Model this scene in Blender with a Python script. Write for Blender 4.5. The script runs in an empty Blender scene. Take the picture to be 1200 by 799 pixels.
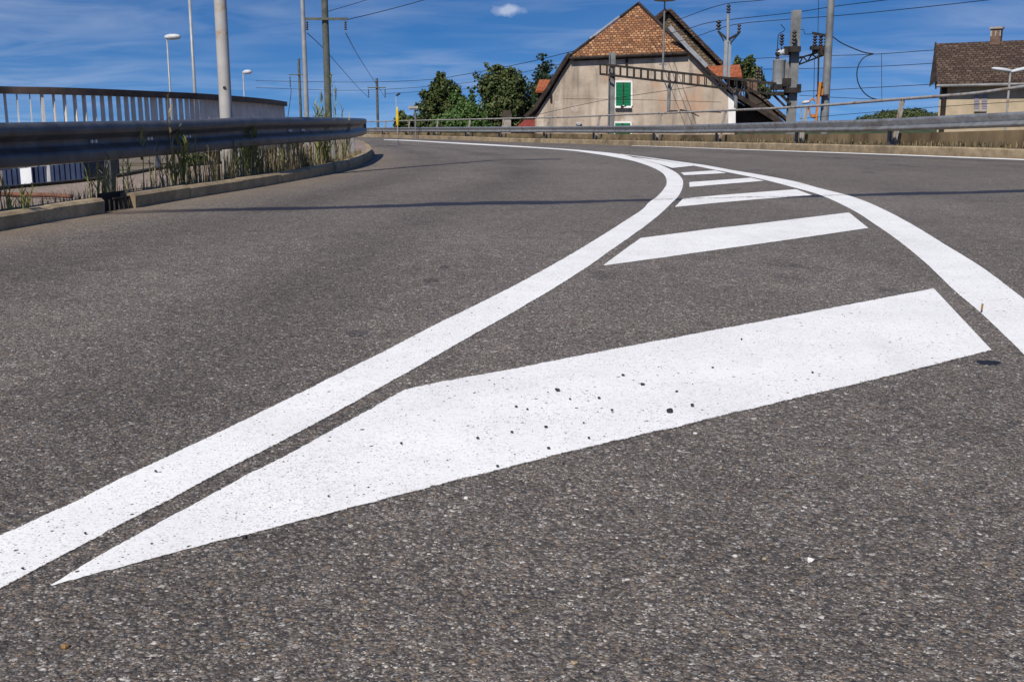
import bpy, bmesh, math, random
from mathutils import Vector, Matrix
R = math.radians
random.seed(7)
scene = bpy.context.scene
COL = scene.collection

# ------------------------------------------------------------------ camera model
F = 1240.0; H = 0.82; V0 = 150.0
TH = math.atan((399.5 - V0) / F); CT, ST = math.cos(TH), math.sin(TH)

def zg(y):
    """height of the road surface: rises gently to a crest, then falls away"""
    u = min(max((y - 14) / 48, 0), 1)
    return .0105 * min(max(y, -20), 62) - .52 * u * u * (3 - 2 * u)

def ray(u, v):
    a = u - 600; b = -(v - 399.5)
    return (a, b * ST + F * CT, b * CT - F * ST)

def P(u, v, Y):
    """measured point at forward distance Y"""
    d = ray(u, v); k = Y / d[1]
    return Vector((d[0] * k, Y, H + d[2] * k))

def G(u, v, off=0.0):
    """measured point on the road surface raised by off"""
    d = ray(u, v)
    f = lambda Y: H + d[2] * Y / d[1] - zg(Y) - off
    Y = .3
    while f(Y) > 0 and Y < 200: Y *= 1.02
    lo, hi = Y / 1.02, Y
    for _ in range(40):
        m = (lo + hi) / 2
        if f(m) > 0: lo = m
        else: hi = m
    return P(u, v, lo)

# ------------------------------------------------------------------ object helpers
ORG = {}
def tag(o, label=None, cat=None, group=None, kind=None):
    if label: o['label'] = label
    if cat: o['category'] = cat
    if group: o['group'] = group
    if kind: o['kind'] = kind
    return o

def thing(name, label, cat, loc, group=None):
    o = bpy.data.objects.new(name, None); COL.objects.link(o)
    o.empty_display_size = .2
    o.location = loc; ORG[o.name] = Vector(loc)
    return tag(o, label, cat, group)

class MB:
    def __init__(s): s.v = []; s.f = []; s.uv = {}
    def _add(s, vs, fs):
        n = len(s.v); s.v += [tuple(p) for p in vs]; s.f += [tuple(i + n for i in f) for f in fs]; return s
    def box(s, c, size, rz=0, m=None):
        c = Vector(c); h = Vector(size) / 2
        q = []
        M = m if m is not None else Matrix.Rotation(rz, 3, 'Z')
        for x in (-1, 1):
            for y in (-1, 1):
                for z in (-1, 1): q.append(c + M @ Vector((x * h.x, y * h.y, z * h.z)))
        return s._add(q, [(0, 1, 3, 2), (4, 6, 7, 5), (0, 4, 5, 1), (2, 3, 7, 6), (0, 2, 6, 4), (1, 5, 7, 3)])
    def bar(s, a, b, w, h, up=(0, 0, 1)):
        a = Vector(a); b = Vector(b); d = (b - a); L = d.length; d.normalize()
        up = Vector(up)
        if abs(d.dot(up)) > .98: up = Vector((0, 1, 0))
        x = d.cross(up).normalized(); z = x.cross(d).normalized()
        M = Matrix((x, d, z)).transposed()
        return s.box((a + b) / 2, (w, L, h), m=M)
    def tube(s, pts, r, n=8, cap=True):
        pts = [Vector(p) for p in pts]
        rs = r if isinstance(r, (list, tuple)) else [r] * len(pts)
        rings = []; px = None
        for i, p in enumerate(pts):
            d = (pts[min(i + 1, len(pts) - 1)] - pts[max(i - 1, 0)]).normalized()
            ref = px if px is not None else (Vector((1, 0, 0)) if abs(d.x) < .9 else Vector((0, 1, 0)))
            x = (ref - d * ref.dot(d)).normalized(); y = d.cross(x); px = x
            rings.append([p + (x * math.cos(2 * math.pi * k / n) + y * math.sin(2 * math.pi * k / n)) * rs[i] for k in range(n)])
        vs = [q for g in rings for q in g]; fs = []
        for i in range(len(pts) - 1):
            for k in range(n): fs.append((i * n + k, i * n + (k + 1) % n, (i + 1) * n + (k + 1) % n, (i + 1) * n + k))
        if cap: fs.append(tuple(range(n))[::-1]); fs.append(tuple(range(len(vs) - n, len(vs))))
        return s._add(vs, fs)
    def lathe(s, c, prof, n=14):
        c = Vector(c); pts = [c + Vector((0, 0, z)) for r, z in prof]
        vs = []; fs = []
        for r, z in prof:
            for k in range(n): vs.append(c + Vector((r * math.cos(2 * math.pi * k / n), r * math.sin(2 * math.pi * k / n), z)))
        m = len(prof)
        for i in range(m - 1):
            for k in range(n): fs.append((i * n + k, i * n + (k + 1) % n, (i + 1) * n + (k + 1) % n, (i + 1) * n + k))
        fs.append(tuple(range(n))[::-1]); fs.append(tuple(range((m - 1) * n, m * n)))
        return s._add(vs, fs)
    def prism(s, pts, vec):
        pts = [Vector(p) for p in pts]; vec = Vector(vec); n = len(pts)
        vs = pts + [p + vec for p in pts]
        fs = [tuple(range(n)), tuple(range(2 * n - 1, n - 1, -1))]
        for i in range(n): fs.append((i, i + n, (i + 1) % n + n, (i + 1) % n))
        return s._add(vs, fs)
    def sweep(s, prof, path, side, closed=True, caps=True):
        """prof: (out, up) offsets; path: points; side: outward unit vectors"""
        n = len(prof); vs = []
        for p, q in zip(path, side):
            for o, u in prof: vs.append(Vector(p) + Vector(q) * o + Vector((0, 0, u)))
        fs = []; m = n if closed else n - 1
        for i in range(len(path) - 1):
            for k in range(m): fs.append((i * n + k, i * n + (k + 1) % n, (i + 1) * n + (k + 1) % n, (i + 1) * n + k))
        if closed and caps: fs.append(tuple(range(n))[::-1]); fs.append(tuple(range(len(vs) - n, len(vs))))
        return s._add(vs, fs)
    def build(s, name, mat, parent=None, smooth=False, uv=False, bevel=0):
        o0 = Vector((0, 0, 0))
        if parent is not None: o0 = ORG[parent.name]
        me = bpy.data.meshes.new(name)
        me.from_pydata([tuple(Vector(v) - o0) for v in s.v], [], s.f)
        bm = bmesh.new(); bm.from_mesh(me)
        bmesh.ops.recalc_face_normals(bm, faces=bm.faces)
        if bevel: bmesh.ops.bevel(bm, geom=list(bm.edges), offset=bevel, segments=2, affect='EDGES', profile=.6)
        if uv:
            lay = bm.loops.layers.uv.new('UVMap')
            for f in bm.faces:
                nrm = f.normal
                t = Vector((0, 0, 1)).cross(nrm)
                if t.length < 1e-4: t = Vector((1, 0, 0))
                t.normalize(); b = nrm.cross(t)
                for l in f.loops: l[lay].uv = (l.vert.co.dot(t), l.vert.co.dot(b))
        bm.to_mesh(me); bm.free()
        me.materials.append(mat)
        if smooth:
            for p in me.polygons: p.use_smooth = True
            if smooth == 'auto': me.set_sharp_from_angle(angle=R(38))
        o = bpy.data.objects.new(name, me); COL.objects.link(o)
        if parent is not None: o.parent = parent
        ORG[o.name] = o0
        return o

def single(mb, name, mat, label, cat, group=None, smooth=False, uv=False, loc=None):
    """a thing that is one mesh, origin moved to loc"""
    if loc is None:
        loc = Vector((sum(v[0] for v in mb.v), sum(v[1] for v in mb.v), 0)) / len(mb.v)
        loc.z = min(v[2] for v in mb.v)
    loc = Vector(loc)
    mb.v = [tuple(Vector(v) - loc) for v in mb.v]
    o = mb.build(name, mat, None, smooth, uv)
    o.location = loc
    return tag(o, label, cat, group)

def struct(mb, name, mat, smooth=False, uv=False):
    o = mb.build(name, mat, None, smooth, uv); o['kind'] = 'structure'; return o

def cat_rom(pts, step):
    """smooth curve through points, resampled about every step metres"""
    pts = [Vector(p) for p in pts]; out = []
    for i in range(len(pts) - 1):
        p0 = pts[i - 1] if i else pts[0] * 2 - pts[1]
        p1, p2 = pts[i], pts[i + 1]
        p3 = pts[i + 2] if i + 2 < len(pts) else p2 * 2 - p1
        # centripetal parametrisation
        t0 = 0; t1 = t0 + max((p1 - p0).length, 1e-4) ** .5; t2 = t1 + max((p2 - p1).length, 1e-4) ** .5; t3 = t2 + max((p3 - p2).length, 1e-4) ** .5
        n = max(1, int((p2 - p1).length / step))
        for k in range(n):
            t = t1 + (t2 - t1) * k / n
            A1 = p0 * ((t1 - t) / (t1 - t0)) + p1 * ((t - t0) / (t1 - t0))
            A2 = p1 * ((t2 - t) / (t2 - t1)) + p2 * ((t - t1) / (t2 - t1))
            A3 = p2 * ((t3 - t) / (t3 - t2)) + p3 * ((t - t2) / (t3 - t2))
            B1 = A1 * ((t2 - t) / (t2 - t0)) + A2 * ((t - t0) / (t2 - t0))
            B2 = A2 * ((t3 - t) / (t3 - t1)) + A3 * ((t - t1) / (t3 - t1))
            out.append(B1 * ((t2 - t) / (t2 - t1)) + B2 * ((t - t1) / (t2 - t1)))
    out.append(pts[-1]); return out

def resample(pts, n):
    pts = [Vector(p) for p in pts]
    L = [0]
    for a, b in zip(pts, pts[1:]): L.append(L[-1] + (b - a).length)
    out = []; j = 0
    for i in range(n):
        t = L[-1] * i / (n - 1)
        while j < len(pts) - 2 and L[j + 1] < t: j += 1
        k = (t - L[j]) / max(L[j + 1] - L[j], 1e-9)
        out.append(pts[j].lerp(pts[j + 1], min(max(k, 0), 1)))
    return out

def sides(path, sgn):
    out = []
    for i in range(len(path)):
        d = path[min(i + 1, len(path) - 1)] - path[max(i - 1, 0)]
        d = Vector((d.x, d.y, 0)).normalized()
        out.append(Vector((d.y, -d.x, 0)) * sgn)     # +1: to the right of travel
    return out

def interp(tab, x):
    if x <= tab[0][0]: return tab[0][1]
    for (a, b), (c, d) in zip(tab, tab[1:]):
        if x <= c: return b + (d - b) * (x - a) / (c - a)
    return tab[-1][1]

def ucol(p):
    """column of the photograph in which a world point stands"""
    fy = (p[1] * CT - (p[2] - H) * ST)
    return 600 + F * p[0] / fy

# ------------------------------------------------------------------ materials
class NT:
    def __init__(s, name, rough=.8, spec=.3, metal=0):
        s.m = bpy.data.materials.new(name); s.m.use_nodes = True
        s.t = s.m.node_tree; s.n = s.t.nodes; s.b = s.n['Principled BSDF']
        s.b.inputs['Roughness'].default_value = rough
        s.b.inputs['Specular IOR Level'].default_value = spec
        s.b.inputs['Metallic'].default_value = metal
        s.co = None
    def coord(s, kind='Object'):
        if s.co is None: s.co = s.n.new('ShaderNodeTexCoord')
        return s.co.outputs[kind]
    def link(s, a, b): s.t.links.new(a, b)
    def mapping(s, scale=(1, 1, 1), rot=(0, 0, 0), kind='Object', loc=(0, 0, 0)):
        m = s.n.new('ShaderNodeMapping'); m.inputs['Scale'].default_value = scale; m.inputs['Rotation'].default_value = rot; m.inputs['Location'].default_value = loc
        s.link(s.coord(kind), m.inputs['Vector']); return m.outputs['Vector']
    def noise(s, scale, detail=4, rough=.55, vec=None, dist=0):
        n = s.n.new('ShaderNodeTexNoise'); n.inputs['Scale'].default_value = scale; n.inputs['Detail'].default_value = detail
        n.inputs['Roughness'].default_value = rough; n.inputs['Distortion'].default_value = dist
        s.link(vec if vec is not None else s.coord(), n.inputs['Vector']); return n.outputs['Fac']
    def voro(s, scale, vec=None, feature='F1', rnd=1.0):
        n = s.n.new('ShaderNodeTexVoronoi'); n.feature = feature; n.inputs['Scale'].default_value = scale; n.inputs['Randomness'].default_value = rnd
        s.link(vec if vec is not None else s.coord(), n.inputs['Vector']); return n
    def ramp(s, fac, stops, interp='LINEAR'):
        n = s.n.new('ShaderNodeValToRGB'); e = n.color_ramp.elements; n.color_ramp.interpolation = interp
        while len(e) < len(stops): e.new(.5)
        for el, (p, c) in zip(e, stops):
            el.position = p; el.color = (c, c, c, 1) if not isinstance(c, (tuple, list)) else (*c, 1)
        s.link(fac, n.inputs['Fac']); return n.outputs['Color']
    def mix(s, fac, a, b, mode='MIX'):
        n = s.n.new('ShaderNodeMix'); n.data_type = 'RGBA'; n.blend_type = mode
        for val, k in ((fac, 0), (a, 6), (b, 7)):
            if hasattr(val, 'links') or hasattr(val, 'is_linked'): s.link(val, n.inputs[k])
            elif k == 0: n.inputs[0].default_value = val
            else: n.inputs[k].default_value = (*val, 1) if len(val) == 3 else val
        return n.outputs[2]
    def math(s, op, a, b=0.0, c=0.0):
        n = s.n.new('ShaderNodeMath'); n.operation = op
        for i, v in enumerate((a, b, c)):
            if hasattr(v, 'is_linked'): s.link(v, n.inputs[i])
            else: n.inputs[i].default_value = v
        return n.outputs[0]
    def sep(s, vec):
        n = s.n.new('ShaderNodeSeparateXYZ'); s.link(vec, n.inputs[0]); return n.outputs
    def attr(s, name):
        n = s.n.new('ShaderNodeAttribute'); n.attribute_name = name; return n.outputs['Fac']
    def color(s, c):
        if hasattr(c, 'is_linked'): s.link(c, s.b.inputs['Base Color'])
        else: s.b.inputs['Base Color'].default_value = (*c, 1)
        return s
    def roughness(s, r): s.link(r, s.b.inputs['Roughness']); return s
    def bump(s, h, strength=.5, dist=.01):
        n = s.n.new('ShaderNodeBump'); n.inputs['Strength'].default_value = strength; n.inputs['Distance'].default_value = dist
        s.link(h, n.inputs['Height']); s.link(n.outputs['Normal'], s.b.inputs['Normal']); return s

def mottled(name, a, b, scale=3, rough=.8, spec=.3, metal=0, detail=5, bump=0, bscale=None, bdist=.01, c=None, lo=.35, hi=.65):
    t = NT(name, rough, spec, metal)
    n = t.noise(scale, detail)
    col = t.ramp(n, [(lo, a), (hi, b)])
    if c is not None:
        n2 = t.noise(scale * .37, 3); col = t.mix(t.ramp(n2, [(.55, 0.0), (.68, 1.0)]), col, c)
    t.color(col)
    if bump: t.bump(t.noise(bscale or scale * 4, 4), bump, bdist)
    return t.m

# --- asphalt: exposed aggregate in dark binder
def asphalt_colour(t):
    v1 = t.voro(100); v2 = t.voro(185); v3 = t.voro(360)
    s1 = t.sep(v1.outputs['Color']); s2 = t.sep(v2.outputs['Color']); s3 = t.sep(v3.outputs['Color'])
    stone = [(0.0, (.034, .031, .030)), (.16, (.062, .056, .051)), (.36, (.110, .098, .087)), (.50, (.098, .073, .052)), (.62, (.155, .139, .123)),
             (.73, (.215, .150, .088)), (.80, (.150, .142, .138)), (.88, (.255, .228, .198)), (.95, (.35, .325, .29)), (.988, (.52, .49, .44))]
    c1 = t.ramp(s1[0], stone); c2 = t.ramp(s2[0], stone); c3 = t.ramp(s3[0], stone)
    col = t.mix(t.ramp(s1[1], [(.42, 0.0), (.46, 1.0)]), c2, c1)
    col = t.mix(t.ramp(s2[1], [(.50, 0.0), (.54, 1.0)]), col, c3)
    # dark binder in the gaps between the chips
    gap = t.ramp(v1.outputs['Distance'], [(.52, 0.0), (.80, .75)])
    col = t.mix(gap, col, (.042, .039, .037))
    big = t.noise(.5, 5, .6, t.mapping((1.0, .38, 1), rot=(0, 0, R(-14)))); mid = t.noise(3.2, 5, .6); clump = t.noise(22, 3, .7)
    k = t.math('MULTIPLY', t.math('MULTIPLY', t.math('MULTIPLY_ADD', big, 1.12, .58), t.math('MULTIPLY_ADD', mid, .5, .75)), t.math('MULTIPLY', t.math('MULTIPLY_ADD', clump, 1.1, .45), t.math('MULTIPLY_ADD', t.noise(8.5, 4, .75), .6, .70)))
    n = t.n.new('ShaderNodeVectorMath'); n.operation = 'SCALE'; t.link(col, n.inputs[0]); t.link(k, n.inputs['Scale'])
    h = t.math('ADD', t.math('MULTIPLY', t.ramp(v1.outputs['Distance'], [(.1, 1.0), (.9, 0.0)]), .7), t.math('MULTIPLY', t.ramp(v2.outputs['Distance'], [(.1, 1.0), (.9, 0.0)]), .45))
    return n.outputs[0], h

def make_asphalt():
    t = NT('asphalt', .78, .35)
    col, h = asphalt_colour(t)
    xyz = t.sep(t.coord())
    # the joint across the carriageway, filled with bitumen that has spread unevenly
    wob = t.math('MULTIPLY_ADD', t.noise(.8, 4, .65), .42, -.21)
    d = t.math('ABSOLUTE', t.math('ADD', t.math('SUBTRACT', xyz[1], t.math('MULTIPLY_ADD', xyz[0], .295, 10.27)), wob))
    wid = t.math('MULTIPLY_ADD', t.noise(.9, 4), .62, -.10)
    wid = t.math('MAXIMUM', wid, .04)
    band = t.math('SUBTRACT', 1.0, t.math('SMOOTH_MIN', 1.0, t.math('DIVIDE', d, wid), .1))
    band = t.math('MULTIPLY', t.math('MAXIMUM', band, 0.0), 2.6)
    fine = t.ramp(t.noise(9, 4), [(.30, .55), (.62, 1.0)])
    band = t.math('MINIMUM', t.math('MULTIPLY', band, fine), .92)
    col = t.mix(band, col, (.017, .017, .024))
    # old oil spots
    spots = t.ramp(t.noise(1.15, 3, .5, t.mapping((1.0, .55, 1), loc=(3.1, 1.7, 0))), [(.655, 0.0), (.73, .55)])
    col = t.mix(spots, col, (.028, .028, .032))
    # dust swept to the kerbs
    tr = t.math('SUBTRACT', 1.0, t.math('MULTIPLY', t.math('MULTIPLY', t.attr('track'), t.ramp(t.noise(.8, 4), [(.3, .4), (.7, 1.0)])), .30))
    sv = t.n.new('ShaderNodeVectorMath'); sv.operation = 'SCALE'; t.link(col, sv.inputs[0]); t.link(tr, sv.inputs['Scale']); col = sv.outputs[0]
    dirt = t.math('MULTIPLY', t.attr('dirt'), t.ramp(t.noise(2.4, 5), [(.25, .45), (.7, 1.0)]))
    col = t.mix(dirt, col, (.235, .180, .125))
    t.color(col)
    t.roughness(t.math('SUBTRACT', .80, t.math('MULTIPLY', band, .30)))
    t.bump(h, .65, .007)
    return t.m

def make_paint():
    t = NT('road_paint', .62, .35)
    asp, h = asphalt_colour(t)
    v = t.voro(70); s = t.sep(v.outputs['Color'])
    dens = t.noise(2.1, 4, .6)
    thr = t.math('MULTIPLY_ADD', dens, -.12, 1.038)
    hole = t.math('GREATER_THAN', s[0], thr)
    inside = t.math('LESS_THAN', v.outputs['Distance'], t.math('MULTIPLY_ADD', s[1], .30, .14))
    hole = t.math('MULTIPLY', hole, inside)
    v2 = t.voro(165); s2 = t.sep(v2.outputs['Color'])
    hole2 = t.math('MULTIPLY', t.math('GREATER_THAN', s2[0], t.math('MULTIPLY_ADD', t.noise(5.5, 4, .6), -.17, 1.055)), t.math('LESS_THAN', v2.outputs['Distance'], .40))
    hole = t.math('MAXIMUM', hole, hole2)
    worn = t.attr('worn')
    edge = t.math('GREATER_THAN', t.math('ADD', t.math('MULTIPLY', worn, .62), t.math('MULTIPLY', t.math('ADD', t.noise(95, 3, .7), t.math('MULTIPLY', t.noise(17, 2), .5)), .52)), .86)
    hole = t.math('MAXIMUM', hole, edge)
    # paint missing from the tips of chips, in drifting thin patches
    v3 = t.voro(290); s3 = t.sep(v3.outputs['Color'])
    thin = t.ramp(t.noise(1.6, 5, .65, t.mapping(loc=(4, 2, 0))), [(.40, 0.0), (.75, .17)])
    fleck = t.math('LESS_THAN', s3[0], t.math('ADD', thin, .025))
    base = t.ramp(t.noise(2.6, 6, .65), [(.30, (.77, .765, .745)), (.62, (.87, .865, .84))])
    base = t.mix(t.ramp(t.noise(48, 3, .7), [(.50, 0.0), (.72, .35)]), base, (.52, .51, .49))
    base = t.mix(t.math('MULTIPLY', fleck, .55), base, (.30, .29, .275))
    scuff = t.noise(1.1, 5, .6, t.mapping((3.0, .5, 1), rot=(0, 0, R(18))))
    base = t.mix(t.ramp(scuff, [(.55, 0.0), (.75, .30)]), base, (.45, .44, .42))
    xyz = t.sep(t.coord())
    jd = t.math('ABSOLUTE', t.math('ADD', t.math('SUBTRACT', xyz[1], t.math('MULTIPLY_ADD', xyz[0], .295, 10.30)), t.math('MULTIPLY_ADD', t.noise(3.0, 4, .7), .30, -.15)))
    jm = t.math('MULTIPLY', t.math('LESS_THAN', jd, .055), t.ramp(t.noise(16, 3, .7), [(.42, 0.0), (.55, .8)]))
    hole = t.math('MAXIMUM', hole, jm)
    col = t.mix(hole, base, asp)
    t.color(col)
    t.bump(h, .16, .004)
    return t.m

M = {}
M['asphalt'] = make_asphalt()
M['paint'] = make_paint()
M['tar'] = mottled('bitumen_stain', (.010, .010, .014), (.024, .023, .028), 30, .6, .3)
def make_stain():
    t = NT('oil_stained_asphalt', .75, .3); c, h = asphalt_colour(t)
    t.color(t.mix(.52, c, (.030, .030, .033))); t.bump(h, .5, .006); return t.m
M['stain'] = make_stain()
def make_pave():
    t = NT('gritty_pavement', .9, .2)
    v = t.voro(60); s = t.sep(v.outputs['Color'])
    c = t.ramp(s[0], [(0, (.16, .122, .10)), (.5, (.26, .20, .165)), (.85, (.34, .27, .225)), (1, (.45, .39, .33))])
    c = t.mix(t.ramp(t.noise(1.3, 5), [(.4, 0.0), (.62, .7)]), c, (.19, .155, .13))
    t.color(c); t.bump(v.outputs['Distance'], .4, .006); return t.m
M['pave'] = make_pave()
def make_kerb():
    t = NT('kerb_concrete', .88, .25)
    c = t.ramp(t.noise(5, 6, .65), [(.32, (.24, .18, .105)), (.68, (.45, .355, .225))])
    c = t.mix(t.ramp(t.noise(1.2, 4), [(.5, 0.0), (.68, .8)]), c, (.15, .118, .082))
    v = t.voro(120); c = t.mix(t.ramp(t.sep(v.outputs['Color'])[0], [(.8, 0.0), (.84, .5)]), c, (.13, .11, .085))
    t.color(c); t.bump(t.noise(60, 4), .35, .006); return t.m
M['kerb'] = make_kerb()
M['earth'] = mottled('earth', (.085, .066, .042), (.16, .125, .082), 1.4, .95, .1, bump=.6, bscale=8, bdist=.05)
M['ground'] = mottled('ground_soil', (.13, .105, .078), (.22, .185, .145), .7, .95, .1, c=(.07, .085, .035), bump=.5, bscale=6, bdist=.05)
M['galv'] = mottled('galvanised_steel', (.27, .275, .28), (.40, .405, .405), 6, .42, .4, .55, c=(.24, .225, .205))
M['galv_dark'] = mottled('weathered_shaded_galvanised_steel', (.064, .067, .074), (.118, .122, .131), 5, .40, .5, .35, c=(.072, .063, .054))  # weathered steel; its dark tone also stands in for shade on near posts
M['pole_paint'] = None
def make_pole():
    t = NT('pale_pole_paint', .55, .35)
    c = t.ramp(t.noise(2.5, 5), [(.35, (.33, .32, .30)), (.65, (.45, .44, .415))])
    z = t.sep(t.coord())[2]
    ring = t.math('SUBTRACT', 1.0, t.math('MULTIPLY', t.math('ABSOLUTE', t.math('SUBTRACT', z, 1.71)), 14.0))
    c = t.mix(t.math('MULTIPLY', t.math('MAXIMUM', ring, 0.0), t.ramp(t.noise(14, 4), [(.36, 0.0), (.6, 1.0)])), c, (.34, .19, .085))
    ring2 = t.math('SUBTRACT', 1.0, t.math('MULTIPLY', t.math('ABSOLUTE', t.math('SUBTRACT', z, 2.02)), 16.0))
    c = t.mix(t.math('MULTIPLY', t.math('MAXIMUM', ring2, 0.0), t.ramp(t.noise(18, 4), [(.45, 0.0), (.6, .8)])), c, (.38, .24, .10))
    low = t.math('SUBTRACT', 1.0, t.math('MULTIPLY', z, 2.6))
    c = t.mix(t.math('MULTIPLY', t.math('MAXIMUM', low, 0.0), t.ramp(t.noise(7, 5), [(.35, 0.2), (.6, 1.0)])), c, (.16, .14, .11))
    t.color(c); return t.m
M['pole_paint'] = make_pole()
M['steel_pale'] = mottled('pale_steel', (.26, .275, .28), (.37, .385, .39), 2.5, .5, .35, .2)
M['steel_grey'] = mottled('grey_painted_steel', (.15, .155, .155), (.24, .245, .24), 3, .55, .3, .15)
M['steel_dark'] = mottled('dark_rusty_steel', (.018, .016, .015), (.048, .040, .035), 4, .65, .3, .2)
M['bal_rail'] = mottled('brown_handrail_steel', (.055, .040, .034), (.10, .075, .062), 5, .6, .3, .1)
M['bal_fin'] = mottled('grey_fin_metal', (.50, .468, .44), (.63, .60, .57), 5, .6, .3, .0)
M['pipe'] = mottled('weathered_pipe', (.30, .275, .25), (.43, .40, .365), 7, .6, .3, .2, c=(.24, .155, .095))
M['wood_pole'] = mottled('green_grey_timber', (.075, .085, .072), (.13, .135, .115), 5, .85, .15)
M['cable'] = mottled('cable_black', (.012, .012, .014), (.02, .02, .022), 5, .6, .2)
M['insul'] = mottled('brown_porcelain', (.022, .017, .016), (.045, .034, .030), 6, .3, .5)
M['rust'] = mottled('rust', (.12, .055, .036), (.20, .10, .066), 14, .9, .15, bump=.3)
M['white_lamp'] = mottled('lamp_housing', (.42, .44, .45), (.56, .58, .59), 3, .4, .4)
M['orange'] = mottled('orange_paint', (.42, .15, .025), (.52, .21, .04), 4, .5, .3)
M['yellow'] = mottled('yellow_cloth', (.62, .40, .02), (.75, .52, .05), 4, .8, .2)
M['blue_panel'] = mottled('blue_sheet_metal', (.022, .034, .075), (.036, .052, .11), 3, .5, .3)
M['white_panel'] = mottled('white_sheet', (.70, .72, .74), (.80, .81, .82), 3, .5, .3)
M['plaster_white'] = mottled('white_plaster', (.72, .71, .68), (.82, .81, .79), 2, .85, .2)
def make_shutter(name, a, b):
    t = NT(name, .6, .12)
    w = t.n.new('ShaderNodeTexWave'); w.wave_type = 'BANDS'; w.bands_direction = 'Z'; w.inputs['Scale'].default_value = 4.2
    t.link(t.coord(), w.inputs['Vector'])
    t.color(t.mix(t.ramp(w.outputs['Fac'], [(.1, 0.0), (.4, 1.0)]), a, b)); t.bump(w.outputs['Fac'], .6, .02); return t.m
M['green'] = make_shutter('green_shutter_paint', (.002, .085, .036), (.003, .185, .078))
M['grey_shutter'] = make_shutter('grey_violet_shutter_paint', (.17, .16, .19), (.26, .25, .29))
M['fascia'] = mottled('dark_timber', (.022, .017, .015), (.050, .038, .032), 3, .8, .2)
M['fascia_pale'] = mottled('pale_flashing', (.22, .23, .25), (.34, .35, .37), 3, .5, .4, .2)
M['beige_wall'] = mottled('cream_render', (.37, .30, .20), (.50, .415, .29), 1.5, .9, .15, c=(.32, .265, .19))
M['boards'] = mottled('dark_boards', (.045, .037, .031), (.085, .068, .055), 2.2, .85, .15)
M['brick'] = mottled('brown_brick', (.12, .075, .055), (.20, .13, .095), 6, .9, .15)
M['stone'] = mottled('stone', (.26, .235, .205), (.40, .365, .325), 3, .9, .15)
def make_stucco():
    t = NT('old_stucco', .92, .15)
    c = t.ramp(t.noise(.55, 7, .68), [(.28, (.26, .21, .16)), (.50, (.45, .375, .295)), (.70, (.58, .49, .39))])
    streak = t.noise(1.0, 5, .6, t.mapping((2.2, 2.2, .16)))
    c = t.mix(t.ramp(streak, [(.47, 0.0), (.66, .85)]), c, (.22, .185, .155))
    patch = t.noise(.38, 3, .5, t.mapping(loc=(7.3, 2.2, 4.1)))
    c = t.mix(t.ramp(patch, [(.60, 0.0), (.66, .75)]), c, (.47, .30, .20))
    pale = t.noise(.7, 4, .6, t.mapping(loc=(1.3, 9.2, 2.1)))
    c = t.mix(t.ramp(pale, [(.60, 0.0), (.70, .7)]), c, (.60, .535, .46))
    t.color(c); t.bump(t.noise(9, 5), .35, .03); return t.m
M['stucco'] = make_stucco()
def make_tiles(name, cols, mort, bw, rh, moss=None):
    t = NT(name, .85, .2)
    uv = t.n.new('ShaderNodeUVMap')
    w = t.n.new('ShaderNodeVectorMath'); w.operation = 'ADD'
    nz = t.n.new('ShaderNodeTexNoise'); nz.inputs['Scale'].default_value = 1.5; t.link(uv.outputs[0], nz.inputs['Vector'])
    sc = t.n.new('ShaderNodeVectorMath'); sc.operation = 'SCALE'; sc.inputs['Scale'].default_value = .22
    t.link(nz.outputs['Color'], sc.inputs[0]); t.link(uv.outputs[0], w.inputs[0]); t.link(sc.outputs[0], w.inputs[1])
    b = t.n.new('ShaderNodeTexBrick'); b.offset = .5
    b.inputs['Scale'].default_value = 1; b.inputs['Brick Width'].default_value = bw; b.inputs['Row Height'].default_value = rh
    b.inputs['Mortar Size'].default_value = .028; b.inputs['Mortar Smooth'].default_value = .4; b.inputs['Bias'].default_value = 0
    b.inputs['Color1'].default_value = (0, 0, 0, 1); b.inputs['Color2'].default_value = (1, 1, 1, 1); b.inputs['Mortar'].default_value = (.5, .5, .5, 1)
    t.link(w.outputs[0], b.inputs['Vector'])
    c = t.ramp(b.outputs['Color'], [(i / (len(cols) - 1), k) for i, k in enumerate(cols)])
    n = t.n.new('ShaderNodeTexNoise'); n.inputs['Scale'].default_value = .9; n.inputs['Detail'].default_value = 5; t.link(uv.outputs[0], n.inputs['Vector'])
    c = t.mix(t.ramp(n.outputs['Fac'], [(.45, 0.0), (.68, .75)]), c, moss or cols[0])
    c = t.mix(b.outputs['Fac'], c, mort)
    t.color(c); t.bump(t.math('SUBTRACT', 1.0, b.outputs['Fac']), .7, .04); return t.m
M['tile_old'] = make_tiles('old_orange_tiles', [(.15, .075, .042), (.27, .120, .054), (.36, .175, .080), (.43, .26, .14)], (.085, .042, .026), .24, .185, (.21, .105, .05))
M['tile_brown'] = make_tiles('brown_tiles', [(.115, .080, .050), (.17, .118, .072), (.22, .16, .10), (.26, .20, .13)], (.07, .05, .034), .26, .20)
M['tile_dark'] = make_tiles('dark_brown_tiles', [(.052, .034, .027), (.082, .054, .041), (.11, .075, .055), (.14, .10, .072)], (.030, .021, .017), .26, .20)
M['tile_red'] = make_tiles('red_orange_tiles', [(.30, .085, .036), (.37, .115, .048), (.43, .145, .065)], (.18, .055, .028), .5, .30, (.27, .085, .04))
def make_leaf(name, a, b, c):
    t = NT(name, .6, .25)
    g = t.n.new('ShaderNodeNewGeometry')
    r = t.ramp(g.outputs['Random Per Island'], [(0, a), (.55, b), (1, c)])
    t.color(r)
    return t.m
M['leaf_dark'] = make_leaf('dark_foliage', (.026, .042, .014), (.060, .085, .024), (.115, .130, .042))
M['leaf_mid'] = make_leaf('mid_foliage', (.030, .052, .014), (.062, .092, .024), (.115, .130, .042))
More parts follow.
